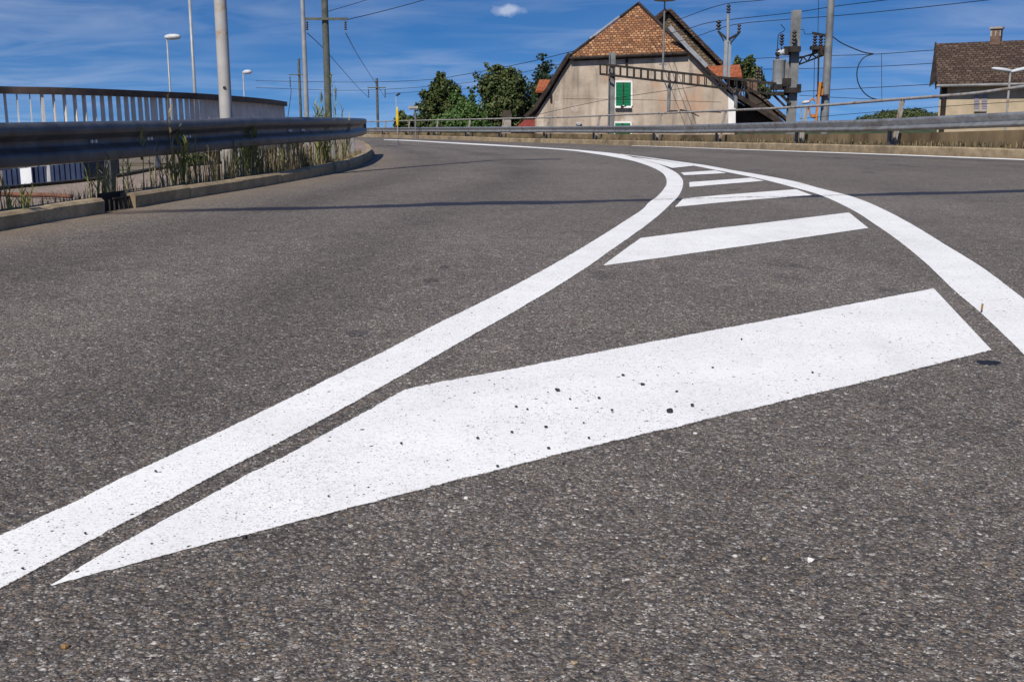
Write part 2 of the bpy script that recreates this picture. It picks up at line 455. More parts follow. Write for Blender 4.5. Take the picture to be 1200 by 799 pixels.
M['leaf_fresh'] = make_leaf('fresh_foliage', (.035, .078, .018), (.065, .125, .028), (.11, .17, .05))
M['needle'] = make_leaf('needle_foliage', (.014, .030, .017), (.030, .054, .028), (.055, .080, .040))
M['reed'] = make_leaf('reed_green', (.09, .12, .028), (.17, .195, .05), (.26, .25, .10))
M['straw'] = make_leaf('dry_straw', (.11, .095, .045), (.22, .175, .090), (.34, .28, .155))
M['bark'] = mottled('bark', (.05, .04, .03), (.10, .08, .06), 4, .95, .1)
M['pebble_white'] = mottled('white_stone', (.60, .58, .54), (.78, .76, .72), 60, .8, .2)
M['pebble_tan'] = mottled('tan_stone', (.26, .19, .12), (.42, .32, .22), 60, .8, .2)
M['pebble_dark'] = mottled('dark_stone', (.018, .018, .020), (.05, .05, .052), 60, .8, .2)
M['brown_bit'] = mottled('brown_chip', (.20, .11, .04), (.34, .20, .08), 60, .8, .2)

# ------------------------------------------------------------------ SETTING: road, kerbs, island, verge, ground
kerbL_px = [(-200, 305), (-80, 284), (0, 270.6), (60, 260), (120, 250.6), (160, 243.5), (220, 233), (260, 226.5), (301, 220), (347, 211.5), (385, 204), (415, 196.5),
            (430, 189), (436, 183.5), (435.5, 178), (431, 172.5), (425, 169), (415, 167), (395, 166), (370, 165.5)]
kerbR_px = [(1260, 188.5), (1200, 186.5), (1040, 180.5), (880, 175), (780, 171.8), (660, 168.2), (560, 165), (480, 162.3), (430, 161)]
kL = cat_rom([Vector((-4.35, -12, 0)), Vector((-4.2, 0, 0))] + [G(*p) for p in kerbL_px] + [Vector((-18, 64, .1)), Vector((-32, 68, .1))], .25)
kR = cat_rom([Vector((20, -12, 0)), Vector((16.5, 5, 0)), Vector((13.2, 15, 0))] + [G(*p) for p in kerbR_px] + [Vector((-18, 88, .1)), Vector((-30, 94, .1))], .4)
for p in kL + kR: p.z = zg(p.y)
sL = sides(kL, 1)      # towards the carriageway
sR = sides(kR, -1)

def road_mesh():
    n, m = 240, 70
    Lp = resample([p - q * .06 for p, q in zip(kL, sL)], n); Rp = resample([p - q * .06 for p, q in zip(kR, sR)], n)
    b = MB(); vs = []; dirt = []; track = []
    for i in range(n):
        w = (Lp[i] - Rp[i]).length
        for j in range(m + 1):
            t = j / m
            t = .5 - .5 * math.cos(math.pi * t)
            p = Lp[i].lerp(Rp[i], t); p.z = zg(p.y); vs.append(p)
            dl = t * w; dr = (1 - t) * w
            dirt.append(max(0, 1 - dl / .9) * .75 + max(0, 1 - dr / .8) * .6)
            track.append(math.exp(-((dl - 1.45) / .38) ** 2) + math.exp(-((dl - 3.2) / .38) ** 2) + math.exp(-((dr - 1.6) / .4) ** 2) + math.exp(-((dr - 3.3) / .4) ** 2))
    fs = [(i * (m + 1) + j, i * (m + 1) + j + 1, (i + 1) * (m + 1) + j + 1, (i + 1) * (m + 1) + j) for i in range(n - 1) for j in range(m)]
    b._add(vs, fs)
    o = struct(b, 'road', M['asphalt'], smooth=True)
    at = o.data.attributes.new('dirt', 'FLOAT', 'POINT')
    for i, d in enumerate(dirt): at.data[i].value = min(d, .8)
    at = o.data.attributes.new('track', 'FLOAT', 'POINT')
    for i, d in enumerate(track): at.data[i].value = min(d, 1.0)
    return o
road = road_mesh()

# ---- painted markings (parts of the road)
def nrm2(a, b):
    d = (b - a); d.z = 0; d.normalize(); return Vector((d.y, -d.x, 0))

def lay(p, h):
    k = min(max((p.y - 8) / 8, 0), 1)
    return Vector((p.x, p.y, zg(p.y) + (.0011 + (h - .0011) * k if h < .02 else h)))

def finish_paint(b, worn, name, label):
    o = b.build(name, M['paint'], road)
    at = o.data.attributes.new('worn', 'FLOAT', 'POINT')
    for i, w in enumerate(worn): at.data[i].value = w
    if label: o['label'] = label
    return o

def paint_strip(name, A, B, n, label, h=.0035, jit=.004):
    A = resample(cat_rom(A, .05), n); B = resample(cat_rom(B, .05), n)
    m = 10; b = MB(); vs = []; worn = []; jw = [0, 0]
    for i in range(n):
        near = max(.25, 1 - A[i].y / 14)
        ja = jw[0] = jw[0] * .8 + random.gauss(0, jit * .35) * near; jb = jw[1] = jw[1] * .8 + random.gauss(0, jit * .35) * near
        d = (B[i] - A[i]); d.z = 0; w = d.length; d.normalize()
        a = A[i] + d * ja; c = B[i] + d * jb
        e = min(.022 / max(w, .03), .2)
        ts = [0, e] + [e + (1 - 2 * e) * k / (m - 2) for k in range(1, m - 2)] + [1 - e, 1]
        for k, t in enumerate(ts):
            vs.append(lay(a.lerp(c, t), h)); worn.append(1.0 if k in (0, m) else 0.0)
        mm = len(ts)
    fs = [(i * mm + j, i * mm + j + 1, (i + 1) * mm + j + 1, (i + 1) * mm + j) for i in range(n - 1) for j in range(mm - 1)]
    b._add(vs, fs)
    return finish_paint(b, worn, name, label)

def paint_bar(name, upper, lower, n, label, h=.0035, jit=.004):
    """upper and lower edge, both from left to right; ends are straight between them"""
    A = resample([G(*p) for p in upper], n); B = resample([G(*p) for p in lower], n)
    ts = [0, .04] + [.04 + .92 * k / 8 for k in range(1, 8)] + [.96, 1]; mm = len(ts)
    b = MB(); vs = []; worn = []; jw = [0, 0]
    for i in range(n):
        d = B[i] - A[i]; d.z = 0
        if d.length > 1e-5: d.normalize()
        near = max(.25, 1 - A[i].y / 12)
        jw = [j * .8 + random.gauss(0, jit * .35) * near for j in jw]
        a = A[i] + d * jw[0]; c = B[i] + d * jw[1]
        for k, t in enumerate(ts):
            vs.append(lay(a.lerp(c, t), h)); worn.append(1.0 if k in (0, mm - 1) or i in (0, n - 1) else 0.0)
    fs = [(i * mm + j, i * mm + j + 1, (i + 1) * mm + j + 1, (i + 1) * mm + j) for i in range(n - 1) for j in range(mm - 1)]
    b._add(vs, fs)
    return finish_paint(b, worn, name, label)

inU = [(-150, 695), (-60, 655), (0, 626), (67.5, 596.5), (142, 560), (300, 485), (435, 418.5), (508, 381), (600, 335.5), (680, 291), (730, 260), (753, 245), (760, 237.5), (768, 232), (775, 225),
       (781, 215), (777, 204), (763, 196), (742, 189), (723, 185), (693, 180), (660, 176), (565, 170.4), (490, 165.9), (450, 164.2)]
inD = [(-150, 775), (-60, 724), (0, 691), (62, 657), (125, 624), (200, 586), (247, 560), (327.5, 519), (400, 480.5), (460, 447), (500, 424.5), (600, 367.5), (680, 319), (713, 296), (760, 262.5), (780, 245.5), (787, 238.5), (795, 230.5),
       (800, 220), (800, 211), (793, 203), (782, 197), (767, 191), (747, 186), (727, 181), (693, 177.3), (660, 174.7), (565, 168.9), (490, 165.0), (450, 163.6)]
paint_strip('lane_line', [G(*p) for p in inU], [G(*p) for p in inD], 900, 'long white lane line curving along the left side of the hatched bars')
outU = [(1420, 545), (1330, 457), (1260, 397), (1200, 350), (1150, 312.6), (1105, 285), (1075, 266.5), (1032.5, 244), (1000, 231), (960, 220.6), (932, 213), (890, 205), (860, 200), (827, 194), (793, 189.3), (760, 184.8), (727, 180.6)]
outD = [(1420, 650), (1330, 548), (1260, 478), (1200, 416.5), (1150, 367.7), (1120, 342.5), (1085, 309), (1055, 284), (1025, 263), (1000, 247), (960, 228.5), (932, 220.5), (895, 211), (860, 203.7), (835, 198.9), (810, 194), (777, 188.4), (752, 184.6), (727, 181.0)]
paint_strip('lane_line', [G(*p) for p in outU], [G(*p) for p in outD], 600, 'wide white lane line sweeping down the right side of the hatched bars')
paint_bar('hatch_bar', [(59, 686), (100, 661), (162.5, 625.5), (225, 592), (282, 560), (360, 520), (425, 483), (473, 456.5), (500, 450), (600, 431.5), (700, 412), (900, 374.5), (1094, 337.5)],
          [(60, 686.5), (125, 669), (200, 649), (250, 636), (300, 624.5), (500, 573), (642, 536.5), (785, 503), (900, 475.5), (1049, 440), (1163, 411)], 500, 'biggest white hatch bar, nearest the camera, ending in a long point')
paint_bar('hatch_bar', [(707, 311), (728, 295), (750, 279), (760, 277.7), (840, 267.3), (880, 263), (995, 249)], [(708, 311.3), (780, 301.5), (880, 287.5), (933, 280), (1018, 267.5)], 220, 'second white hatch bar from the camera', jit=.004)
paint_bar('hatch_bar', [(791, 242.5), (800, 233), (840, 229.2), (933, 222)], [(792, 242.7), (840, 238), (880, 234.5), (952, 229)], 120, 'third white hatch bar, crossed by the dark joint')
paint_bar('hatch_bar', [(807.5, 214), (860, 210.3), (880, 208.8)], [(807.7, 219.8), (840, 217), (896, 212.5)], 80, 'fourth white hatch bar from the camera', h=.007)
paint_bar('hatch_bar', [(797.5, 203), (838, 200.3)], [(801.7, 206.2), (851.7, 203.7)], 60, 'narrow fifth white hatch bar from the camera', h=.008)
paint_bar('hatch_bar', [(743, 184.9), (777, 189.1), (812.5, 194.8)], [(743.6, 185.2), (768, 191.7), (788, 197.8), (812.3, 195.2)], 60, 'white triangle where the two lane lines part', h=.010)
paint_strip('edge_line', [G(*p) for p in [(1300, 190.2), (1200, 186.9), (1040, 181.0), (880, 175.6), (780, 172.1), (740, 170.9)]], [G(*p) for p in [(1300, 191.7), (1200, 188.2), (1040, 182.0), (880, 176.3), (780, 172.6), (740, 171.3)]], 420, 'thin worn white edge line along the far kerb', h=.006, jit=.16)

def stain(u, v, du, dv, mat='stain'):
    c = G(u, v); a = G(u + du, v); d = G(u, v - dv)
    ax = (a - c).length; ay = (d - c).length
    b = MB(); n = 30
    pts = []
    for k in range(n):
        t = 2 * math.pi * k / n; r = .75 + .4 * random.random()
        pts.append(lay(Vector((c.x + math.cos(t) * ax * r, c.y + math.sin(t) * ay * r, 0)), .0007 + .001 * min(c.y / 10, 1)))
    b._add(pts, [tuple(range(n))])
    return b.build('stain', M[mat], road)
stain(1158, 425, 15, 2.6, 'tar'); stain(418, 391, 13, 3.5); stain(505, 329, 9, 2.5); stain(521, 313, 6, 2)

# ---- kerbs
KH = .13
def kerb_prof(h): return [(0, -.15), (.006, h - .025), (-.02, h), (-.14, h), (-.14, -.15)]
def kerb_run(path, side, h, seg, gapw, name, skip=None):
    b = MB(); L = 0; cur = []; 
    def flush():
        nonlocal cur
        if len(cur) > 1:
            hh = h + random.uniform(-.006, .006); ox = random.uniform(-.006, .006)
            pth = [p + q * ox for p, q in cur]; sd = [q for p, q in cur]
            d0 = (pth[1] - pth[0]).normalized() * gapw; d1 = (pth[-1] - pth[-2]).normalized() * gapw
            pth[0] = pth[0] + d0; pth[-1] = pth[-1] - d1
            b.sweep(kerb_prof(hh), pth, sd)
        cur = []
    for i, (p, q) in enumerate(zip(path, side)):
        if skip and skip(p): flush(); L = 0; continue
        cur.append((p, q))
        if i: L += (path[i] - path[i - 1]).length
        if L > seg: flush(); L = 0; cur = [(p, q)]
    flush()
    return struct(b, name, M['kerb'], smooth='auto')
kLf = resample(kL, 900); sLf = sides(kLf, 1)
for p in kLf: p.z = zg(p.y)
inletA, inletB = G(131, 249).y, G(159, 244).y
kerb_run(kLf, sLf, KH, 1.25, .006, 'kerb', skip=lambda p: p.x < -3 and inletA < p.y < inletB)
kRf = resample(kR, 700); sRf = sides(kRf, -1)
for p in kRf: p.z = zg(p.y)
kerb_run(kRf, sRf, .20, 1.5, .008, 'kerb')

# drain inlet box in the kerb gap
ci = G(146, 247); 
b = MB()
dk = (kLf[1] - kLf[0])
for p, q in zip(kLf, sLf):
    if inletA + .2 < p.y < inletB - .05 and p.x < -3: ci = p; qi = q
drain = thing('drain_inlet', 'dark drain inlet with a rusty grate in a gap of the kerb', 'drain', (ci.x, ci.y, ci.z))
b = MB(); b.box(ci - qi * .16 + Vector((0, 0, .03)), (.04, inletB - inletA, .24), math.atan2(-qi.x, qi.y) + math.pi / 2)
b.build('void_backing', M['fascia'], drain)  # dark plate standing in for the unlit void behind the grate
b = MB()
tdir = Vector((-qi.y, qi.x, 0))
for k in range(7):
    c = ci - qi * .05 + tdir * ((k - 3) * .085)
    b.box(c + Vector((0, 0, .035)), (.014, .014, .13))
b.box(ci - qi * .05 + Vector((0, 0, .105)), (.016, inletB - inletA - .06, .014), math.atan2(qi.y, qi.x))
b.build('grate', M['steel_dark'], drain)

# ---- traffic island / pavement between kerb and bridge edge
inner_px = [(-150, 240), (0, 221), (45, 217), (120, 209.5), (200, 196), (263, 190.7), (320, 181.7), (345, 173), (356, 167.5), (350, 164.6)]
inn = cat_rom([Vector((-5.3, -12, 0)), Vector((-5.2, 2, 0))] + [G(*p, KH) for p in inner_px] + [Vector((-20, 60, 0)), Vector((-32, 62, 0))], .4)
n = 160
A = resample([p - q * .13 for p, q in zip(kL, sL)], n); B = resample(inn, n)
b = MB(); vs = []; m = 8
for i in range(n):
    for j in range(m + 1):
        p = A[i].lerp(B[i], j / m)
        vs.append(Vector((p.x, p.y, zg(p.y) + KH - .015 + .012 * math.sin(p.x * 3 + p.y * 1.7) * (1 if 0 < j < m else 0))))
b._add(vs, [(i * (m + 1) + j, i * (m + 1) + j + 1, (i + 1) * (m + 1) + j + 1, (i + 1) * (m + 1) + j) for i in range(n - 1) for j in range(m)])
struct(b, 'pavement', M['pave'], smooth=True)
# edge beam of the bridge deck under the pavement's back edge
pe = resample(inn, 200); se = sides(pe, 1)
for p in pe: p.z = zg(p.y) + KH
b = MB(); b.sweep([(0, .015), (-.10, .015), (-.10, -.55), (0, -.55)], pe, se)
struct(b, 'bridge_deck_edge', M['steel_dark'])

# ---- verge behind the far kerb and the bank below it
b = MB(); prof = [(-.12, .19), (-.5, .21), (-1.0, .20), (-1.7, .10), (-3.0, -.5), (-9, -4.5), (-14, -6.3)]
b.sweep(prof, kRf, sRf, closed=False)
struct(b, 'verge', M['earth'], smooth=True)

# ---- ground sheet
def ground_z(x, y):
    def s(t): t = min(max(t, 0), 1); return t * t * (3 - 2 * t)
    near = s((75 - y) / 12) * s((6 - x) / 5) * s((x + 70) / 20) * s((y + 60) / 20)
    return -6.4 + 5.2 * near
xs = [-4000, -2000, -900, -400, -200, -120] + [-90 + 3 * k for k in range(50)] + [75, 120, 200, 400, 900, 2000, 4000]
ys = [-600, -200, -100] + [-70 + 3 * k for k in range(60)] + [130, 180, 260, 400, 700, 1200, 2200, 4000, 7000]
b = MB(); W = len(xs)
b._add([Vector((x, y, ground_z(x, y) + (.06 * math.sin(x * 1.3) * math.sin(y * .9) if abs(x) < 80 else 0))) for y in ys for x in xs], [(j * W + i, j * W + i + 1, (j + 1) * W + i + 1, (j + 1) * W + i) for j in range(len(ys) - 1) for i in range(W - 1)])
struct(b, 'ground', M['ground'], smooth=True)

# ------------------------------------------------------------------ guardrails
WP = [(.0, .160), (.022, .159), (.045, .154), (.062, .146), (.074, .134), (.081, .120), (.083, .110), (.083, .100), (.083, .080), (.074, .066), (.066, .060), (.020, .032), (.010, .022), (.008, .012), (.008, -.012), (.010, -.022), (.020, -.032), (.066, -.060), (.074, -.066), (.083, -.080), (.083, -.088), (.083, -.128), (.080, -.142), (.066, -.154), (.035, -.158), (.0, -.160)]
WF = [(.0, .157), (.020, .155), (.060, .146), (.078, .122), (.083, .108), (.083, .098), (.076, .086), (.018, .004), (.010, -.010), (.010, -.024), (.018, -.034), (.070, -.074), (.081, -.084), (.083, -.094), (.080, -.104), (.070, -.112), (.020, -.150), (.0, -.157)]
WC = WP + [(o - .006, u * .985) for o, u in WP[::-1]]
WD = WF + [(o - .006, u * .985) for o, u in WF[::-1]]
def wbeam(path, side, k=1.0, prof=WC):
    b = MB(); b.sweep([(o, u * k) for o, u in prof], path, side); return b

topL = [(-300, 150.5), (0, 147.2), (100, 145.3), (200, 143.4), (303, 139.2), (380, 139.2), (427, 140)]
i1 = min(range(len(kLf)), key=lambda i: abs(kLf[i].y - 25.6) + (100 if kLf[i].x < -3.6 else 0))
i0 = min(range(len(kLf)), key=lambda i: abs(kLf[i].y - 1.5))
gl = []
for p, q in zip(kLf[i0:i1], sLf[i0:i1]): gl.append(p - q * (.30 - .10 * min(max((p.y - 11) / 4, 0), 1)))
gl = resample(gl, 90); gs = sides(gl, 1)
for p in gl:
    u = ucol((p.x, p.y, .8)); v = interp(topL, max(u, -300))
    p.z = P(u, v, p.y).z - .155
    if p.y < 5.2: p.z = gl[0].z if False else .66
k = [i for i, p in enumerate(gl) if p.y >= 5.2][0]
for i in range(k): gl[i].z = gl[k].z
gr = thing('guardrail', 'dark weathered steel guardrail standing on the pavement along the left kerb', 'guardrail', (gl[40].x, gl[40].y, zg(gl[40].y) + KH))
wbeam(gl, gs, 1.10).build('beam', M['galv_dark'], gr, smooth='auto')
b = MB(); d = (gl[-1] - gl[-2]).normalized()
b.tube([gl[-1] + d * .01 + gs[-1] * .03 + Vector((0, 0, z)) for z in (-.155, .155)], .045, 12)
b.build('end_cap', M['galv_dark'], gr, smooth='auto')
def gpost(p, q, root, mat, top, bot):
    b = MB(); c = p - q * .10
    x = Vector((-q.y, q.x, 0)); ang = math.atan2(x.y, x.x)
    Z = (top + bot) / 2; h = top - bot
    b.box((c.x, c.y, Z), (.10, .008, h), ang)
    for s in (-1, 1): b.box(Vector((c.x, c.y, Z)) + x * s * .05 - q * 0.028, (.008, .06, h), ang)
    return b.build('post', mat, root)
for uu in (-150, 137, 292, 345, 399, 421):
    i = min(range(len(gl)), key=lambda i: abs(ucol((gl[i].x, gl[i].y, .5)) - uu) + (0 if i < 88 else 5))
    p, q = gl[i], gs[i]
    gpost(p, q, gr, M['galv_dark'] if uu < 200 else M['galv'], p.z + .12, zg(p.y) + KH - .05)  # darker steel paints the shade on the nearer posts, paler steel the lit ones
    b = MB(); b.box(p - q * .045, (.10, .09, .20), math.atan2(q.y, q.x) + math.pi / 2); b.build('spacer', M['galv_dark'], gr)
for uu, vv in ((103, 167.5), (168.5, 163), (220.5, 159.7), (337, 153), (354, 152)):
    i = min(range(len(gl)), key=lambda i: abs(ucol((gl[i].x, gl[i].y, .7)) - uu))
    p, q = gl[i], gs[i]; x = Vector((-q.y, q.x, 0))
    for s in (-1, 1):
        b = MB(); c = p + q * .010 + x * s * .035
        b.tube([c, c + q * .016], .016, 8); b.build('bolt', M['plaster_white'], gr)

topR = [(430, 149.7), (480, 149.4), (660, 148.2), (790, 147), (880, 144.2), (1030, 139.7), (1200, 130.9), (1300, 125)]
hrR = [(430, 143), (446, 142.3), (540, 140.3), (660, 137.6), (790, 132.3), (908, 127.2), (980, 122.6), (1045, 117), (1140, 110), (1200, 101.4), (1300, 89)]
j0 = min(range(len(kRf)), key=lambda i: abs(kRf[i].y - 14)); 
br = resample([p - q * .30 for p, q in zip(kRf[j0:], sRf[j0:])], 160); bs = sides(br, -1)
base_ref = None
for p in br:
    u = ucol((p.x, p.y, .8)); v = interp(topR, u)
    if 400 < u < 1300: p.z = P(u, v, p.y).z - .155; base_ref = p.z - zg(p.y) - .2
    else: p.z = zg(p.y) + .2 + (base_ref if base_ref is not None else .62)
k = [i for i, p in enumerate(br) if ucol((p.x, p.y, .8)) < 1300][0]
for i in range(k): br[i].z = br[k].z - zg(br[k].y) + zg(br[i].y)
mid = br[70]
gf = thing('guardrail', 'long pale galvanised guardrail curving along the far kerb in front of the house', 'guardrail', (mid.x, mid.y, zg(mid.y) + .2))
wbeam(br, bs, 1.0, WD).build('beam', M['galv'], gf, smooth='auto')
pr = thing('pipe_railing', 'weathered pipe handrail on outward leaning posts above the far guardrail', 'railing', (mid.x, mid.y + .4, zg(mid.y) + .2))
hp = []; 
for p, q in zip(br, bs):
    c = p - q * .42; u = ucol((c.x, c.y, 1.2))
    z = P(u, interp(hrR, u), c.y).z if 425 < u < 1300 else None
    hp.append([c, z])
ok = [i for i, (c, z) in enumerate(hp) if z is not None]
hp = [Vector((c.x, c.y, z)) for c, z in hp[ok[0]:ok[-1] + 1]]
b = MB(); b.tube(hp, .038, 8); b.build('handrail', M['pipe'], pr, smooth=True)
posts_u = (446, 473, 505, 542, 585, 636, 695, 762, 838, 931, 1043, 1193)
for uu in posts_u:
    i = min(range(ok[0], ok[-1] + 1), key=lambda i: abs(ucol(tuple(br[i])) - uu))
    p, q = br[i], bs[i]
    gb = zg(p.y) + .17
    gpost(p, q, gf, M['galv_dark'], p.z + .14, gb)
    t = hp[min(max(i - ok[0], 0), len(hp) - 1)]
    x = Vector((-q.y, q.x, 0))
    b = MB(); b.bar((p.x - q.x * .26, p.y - q.y * .26, gb), t - Vector((0, 0, .03)), .10, .012, up=q)
    for s in (-1, 1): b.bar(Vector((p.x - q.x * .26, p.y - q.y * .26, gb)) + x * s * .05, t - Vector((0, 0, .03)) + x * s * .05, .012, .07, up=q)
    b.build('post', M['pipe'], pr)

# low stained upstand wall behind the far guardrail
lw = [i for i in range(len(br)) if 425 < ucol(tuple(br[i])) < 1500]
pw = [br[i] - bs[i] * .75 for i in lw]; sw = [bs[i] for i in lw]
for p in pw: p.z = p.z - .20
def make_upstand():
    t = NT('stained_concrete', .92, .15)
    c = t.ramp(t.noise(.8, 6, .65, t.mapping((1, 1, .35))), [(.33, (.085, .062, .038)), (.62, (.27, .205, .125))])
    t.color(c); return t.m
b = MB(); b.sweep([(.07, 0), (-.07, 0), (-.07, -1.5), (.07, -1.5)], pw, sw)
single(b, 'low_wall', make_upstand(), 'low brown stained concrete wall behind the far guardrail', 'wall')

# ------------------------------------------------------------------ bridge balustrade on the left
bt = [(-200, 92.5), (-100, 97), (0, 101.5), (60, 102.6), (128, 105), (220, 109.2), (275, 113), (311, 116.5), (332, 119.5)]
bp = cat_rom([P(u, interp(bt, u), .53 * F / (150 - interp(bt, u)) * CT) for u in (-45, 0, 64, 128, 175, 220, 275, 311, 332)], .012)
bsd = sides(bp, 1)
bb = [(-45, 203.5), (0, 199), (60, 193), (128, 187), (200, 181), (332, 172)]
def bot_z(p): return P(ucol(p), interp(bb, ucol(p)), p.y).z
bpb = [Vector((p.x, p.y, bot_z(p))) for p in bp]
bal = thing('balustrade', 'brown topped metal balustrade of close upright fins behind the left guardrail', 'balustrade', (bp[40].x, bp[40].y, bot_z(bp[40])))
b = MB(); b.sweep([(.075, 0), (-.075, 0), (-.075, -.085), (.075, -.085)], bp, bsd); b.build('handrail', M['bal_rail'], bal)
b = MB(); b.sweep([(.04, .04), (-.04, .04), (-.04, 0), (.04, 0)], bpb, bsd); b.build('bottom_rail', M['steel_pale'], bal)
L = 0; nxt = .05; cnt = 0; fins = 0
for i in range(1, len(bp)):
    L += (bp[i] - bp[i - 1]).length
    if L >= nxt:
        p, q = bp[i], bsd[i]; d = Vector((-q.y, q.x, 0)); ang = math.atan2(q.y, q.x)
        post = cnt % 13 == 7
        b = MB()
        if post:
            b.box(p + Vector((0, 0, -.785)), (.10, .03, 1.40), ang)
            b.build('post', M['bal_fin'], bal)
        elif fins < 99:
            b.prism([p + q * o_ + d * -.006 + Vector((0, 0, z_)) for o_, z_ in ((-.034, -.085), (.032, -.085), (.038, -.40), (.072, bpb[i].z - p.z + .04), (-.034, bpb[i].z - p.z + .04))], d * .012); b.build('fin', M['bal_fin'], bal); fins += 1
        cnt += 1; nxt += .14
# sill wall below the balustrade
b = MB(); b.sweep([(.12, -1.50), (-.25, -1.50), (-.25, -2.6), (.12, -2.6)], bp, bsd)
single(b, 'sill_wall', M['stone'], 'concrete sill wall carrying the finned balustrade', 'wall')

# ------------------------------------------------------------------ poles and lamps
def lamp_head(c, d, L=.75, w=.30, h=.16):
    """elongated street lamp head, from c along d"""
    d = Vector(d).normalized(); x = Vector((-d.y, d.x, 0)).normalized()
    b = MB(); n = 10; secs = [(0, .25, .4), (.12, .55, .7), (.35, .95, 1), (.7, 1.0, .95), (.92, .75, .7), (1.0, .35, .35)]
    vs = []
    for t, sw_, sh in secs:
        for k in range(n):
            a = 2 * math.pi * k / n
            vs.append(Vector(c) + d * (t * L) + x * (math.cos(a) * w / 2 * sw_) + Vector((0, 0, math.sin(a) * h / 2 * sh)))
    fs = [(i * n + k, i * n + (k + 1) % n, (i + 1) * n + (k + 1) % n, (i + 1) * n + k) for i in range(len(secs) - 1) for k in range(n)]
    fs += [tuple(range(n)), tuple(range(len(vs) - n, len(vs)))]
    return b._add(vs, fs)

def up(base, top): 
    return [Vector(base), Vector(top)]

# main lamp post (its lamp hangs over the road, above the frame)
pb = G(268.5, 202.5, KH)
lp = thing('lamp_post', 'thick pale lamp post with rust marks rising behind the left guardrail', 'lamp post', (pb.x, pb.y, pb.z - .05))
hgt = 8.7
b = MB(); b.tube([pb + Vector((0, 0, z)) for z in (-.05, 1.0, 3.0, 5.5, hgt)], [.078, .076, .074, .070, .066], 20); b.build('pole', M['pole_paint'], lp, smooth='auto')
arm = Vector((1.07, .48, 0)).normalized(); tp = pb + Vector((0, 0, hgt))
b = MB(); b.tube([tp - Vector((0, 0, .25)), tp + Vector((0, 0, .05)), tp + arm * .15 + Vector((0, 0, .15)), tp + arm * .55 + Vector((0, 0, .2))], .032, 10); b.build('arm', M['pole_paint'], lp, smooth=True)
lamp_head(tp + arm * .45 + Vector((0, 0, .2)), arm, 1.0, .46, .18).build('lamp_head', M['white_lamp'], lp, smooth=True)
hole = P(263, 103, pb.y - .076)
b = MB(); b.tube([hole + Vector((0, .01, 0)), hole + Vector((0, -.006, 0))], .019, 10); b.build('dark_hole_disc', M['fascia'], lp)  # dark disc standing in for the unlit inspection hole

def lamp(u_base, u_top, v_top, Y, r, head_dir, L, name='street_lamp', label='', group=None, headmat='white_lamp', head_w=.24, head_h=.13, polemat='steel_grey', gz=-1.2, off=(0, 0, 0)):
    t = P(u_top, v_top, Y); base = Vector((t.x, Y, gz))
    o = thing(name, label, 'street lamp', base, group)
    b = MB(); b.tube([base, base.lerp(t, .5), t], [r * 1.3, r * 1.15, r], 10); b.build('pole', M[polemat], o, smooth=True)
    lamp_head(t + Vector(off), head_dir, L, head_w, head_h).build('lamp_head', M[headmat], o, smooth=True)
    return o
lamp(197, 195.5, 43.8, 40, .032, (1, 0, .03), .58, label='small pale street lamp beyond the balustrade, short flat head at the top', off=(-.08, 0, 0), head_w=.32, head_h=.22, polemat='steel_pale')
lamp(228, 221.7, -6, 34, .045, (1, -.1, .02), .6, label='tall thin grey lamp pole beyond the balustrade, running out of the top of the photo', polemat='steel_pale', off=(.05, 0, .12))
lamp(286, 284.8, 85, 60, .032, (1, 0, .06), .50, label='smallest street lamp seen just above the right end of the balustrade', head_w=.32, head_h=.25, polemat='steel_pale', off=(-.02, 0, 0))
# tall pale mast
t = P(353.2, -30, 36); b = MB(); b.tube([Vector((t.x, 36, -1.2)), Vector((t.x, 36, 3)), t], [.085, .078, .066], 14)
single(b, 'steel_mast', M['steel_pale'], 'tall pale steel mast just left of the dark utility pole', 'mast', smooth='auto', loc=(t.x, 36, -1.2))

WIRE = []
def insul(b, c, r, h, n=4, down=True):
    prof = []
    for k in range(n):
        z0 = h * k / n; z1 = h * (k + 1) / n
        prof += [(r * .45, z0), (r, z0 + (z1 - z0) * .25), (r * .95, z0 + (z1 - z0) * .5), (r * .45, z0 + (z1 - z0) * .75)]
    prof.append((r * .4, h)); b.lathe(c, prof, 10); return b

def utility_pole(label, u0, v_top, Y, r, arm_u, arm_v, gz, mat='wood_pole', drop=0, top_u=None):
    tu = top_u if top_u is not None else u0
    t = P(tu, v_top, Y)
    o = thing('utility_pole', label, 'utility pole', (t.x, Y, gz))
    b = MB(); b.tube([Vector((t.x, Y, gz)), Vector((t.x, Y, (gz + t.z) / 2)), t], [r * 1.2, r * 1.08, r], 12); b.build('pole', M[mat], o, smooth='auto')
    a = P(arm_u[0], arm_v, Y); c = P(arm_u[1], arm_v, Y)
    th = r * .75
    b = MB(); b.bar(Vector((a.x, Y - r - .05, a.z)), Vector((c.x, Y - r - .05, a.z)), th, th); b.build('crossarm', M[mat], o)
    ends = []
    for e in ((a.x + (c.x - a.x) * .05), (a.x + (c.x - a.x) * .95)):
        top = Vector((e, Y - r - .05, a.z - th / 2 - drop)); b = MB()
        insul(b, top - Vector((0, 0, 0)), max(.05, r * .45), drop * .9 if drop else .2)
        b.build('insulator', M['insul'], o, smooth=True); ends.append(top)
    return o, ends
p1, e1 = utility_pole('dark green grey utility pole with one long crossarm, nearest of the wooden poles', 380, -40, 40, .115, (358, 408), 23, -1.2, drop=.35, top_u=379)
p2, e2 = utility_pole('distant thin utility pole with a short crossarm behind the pale steel mast', 350, 69, 90, .10, (339, 361), 88, -6.4, drop=.9)
p3, e3 = utility_pole('slim utility pole with a crossarm standing alone between balustrade and trees', 441.5, 92, 105, .12, (431, 452.5), 103, -6.4, drop=.9)

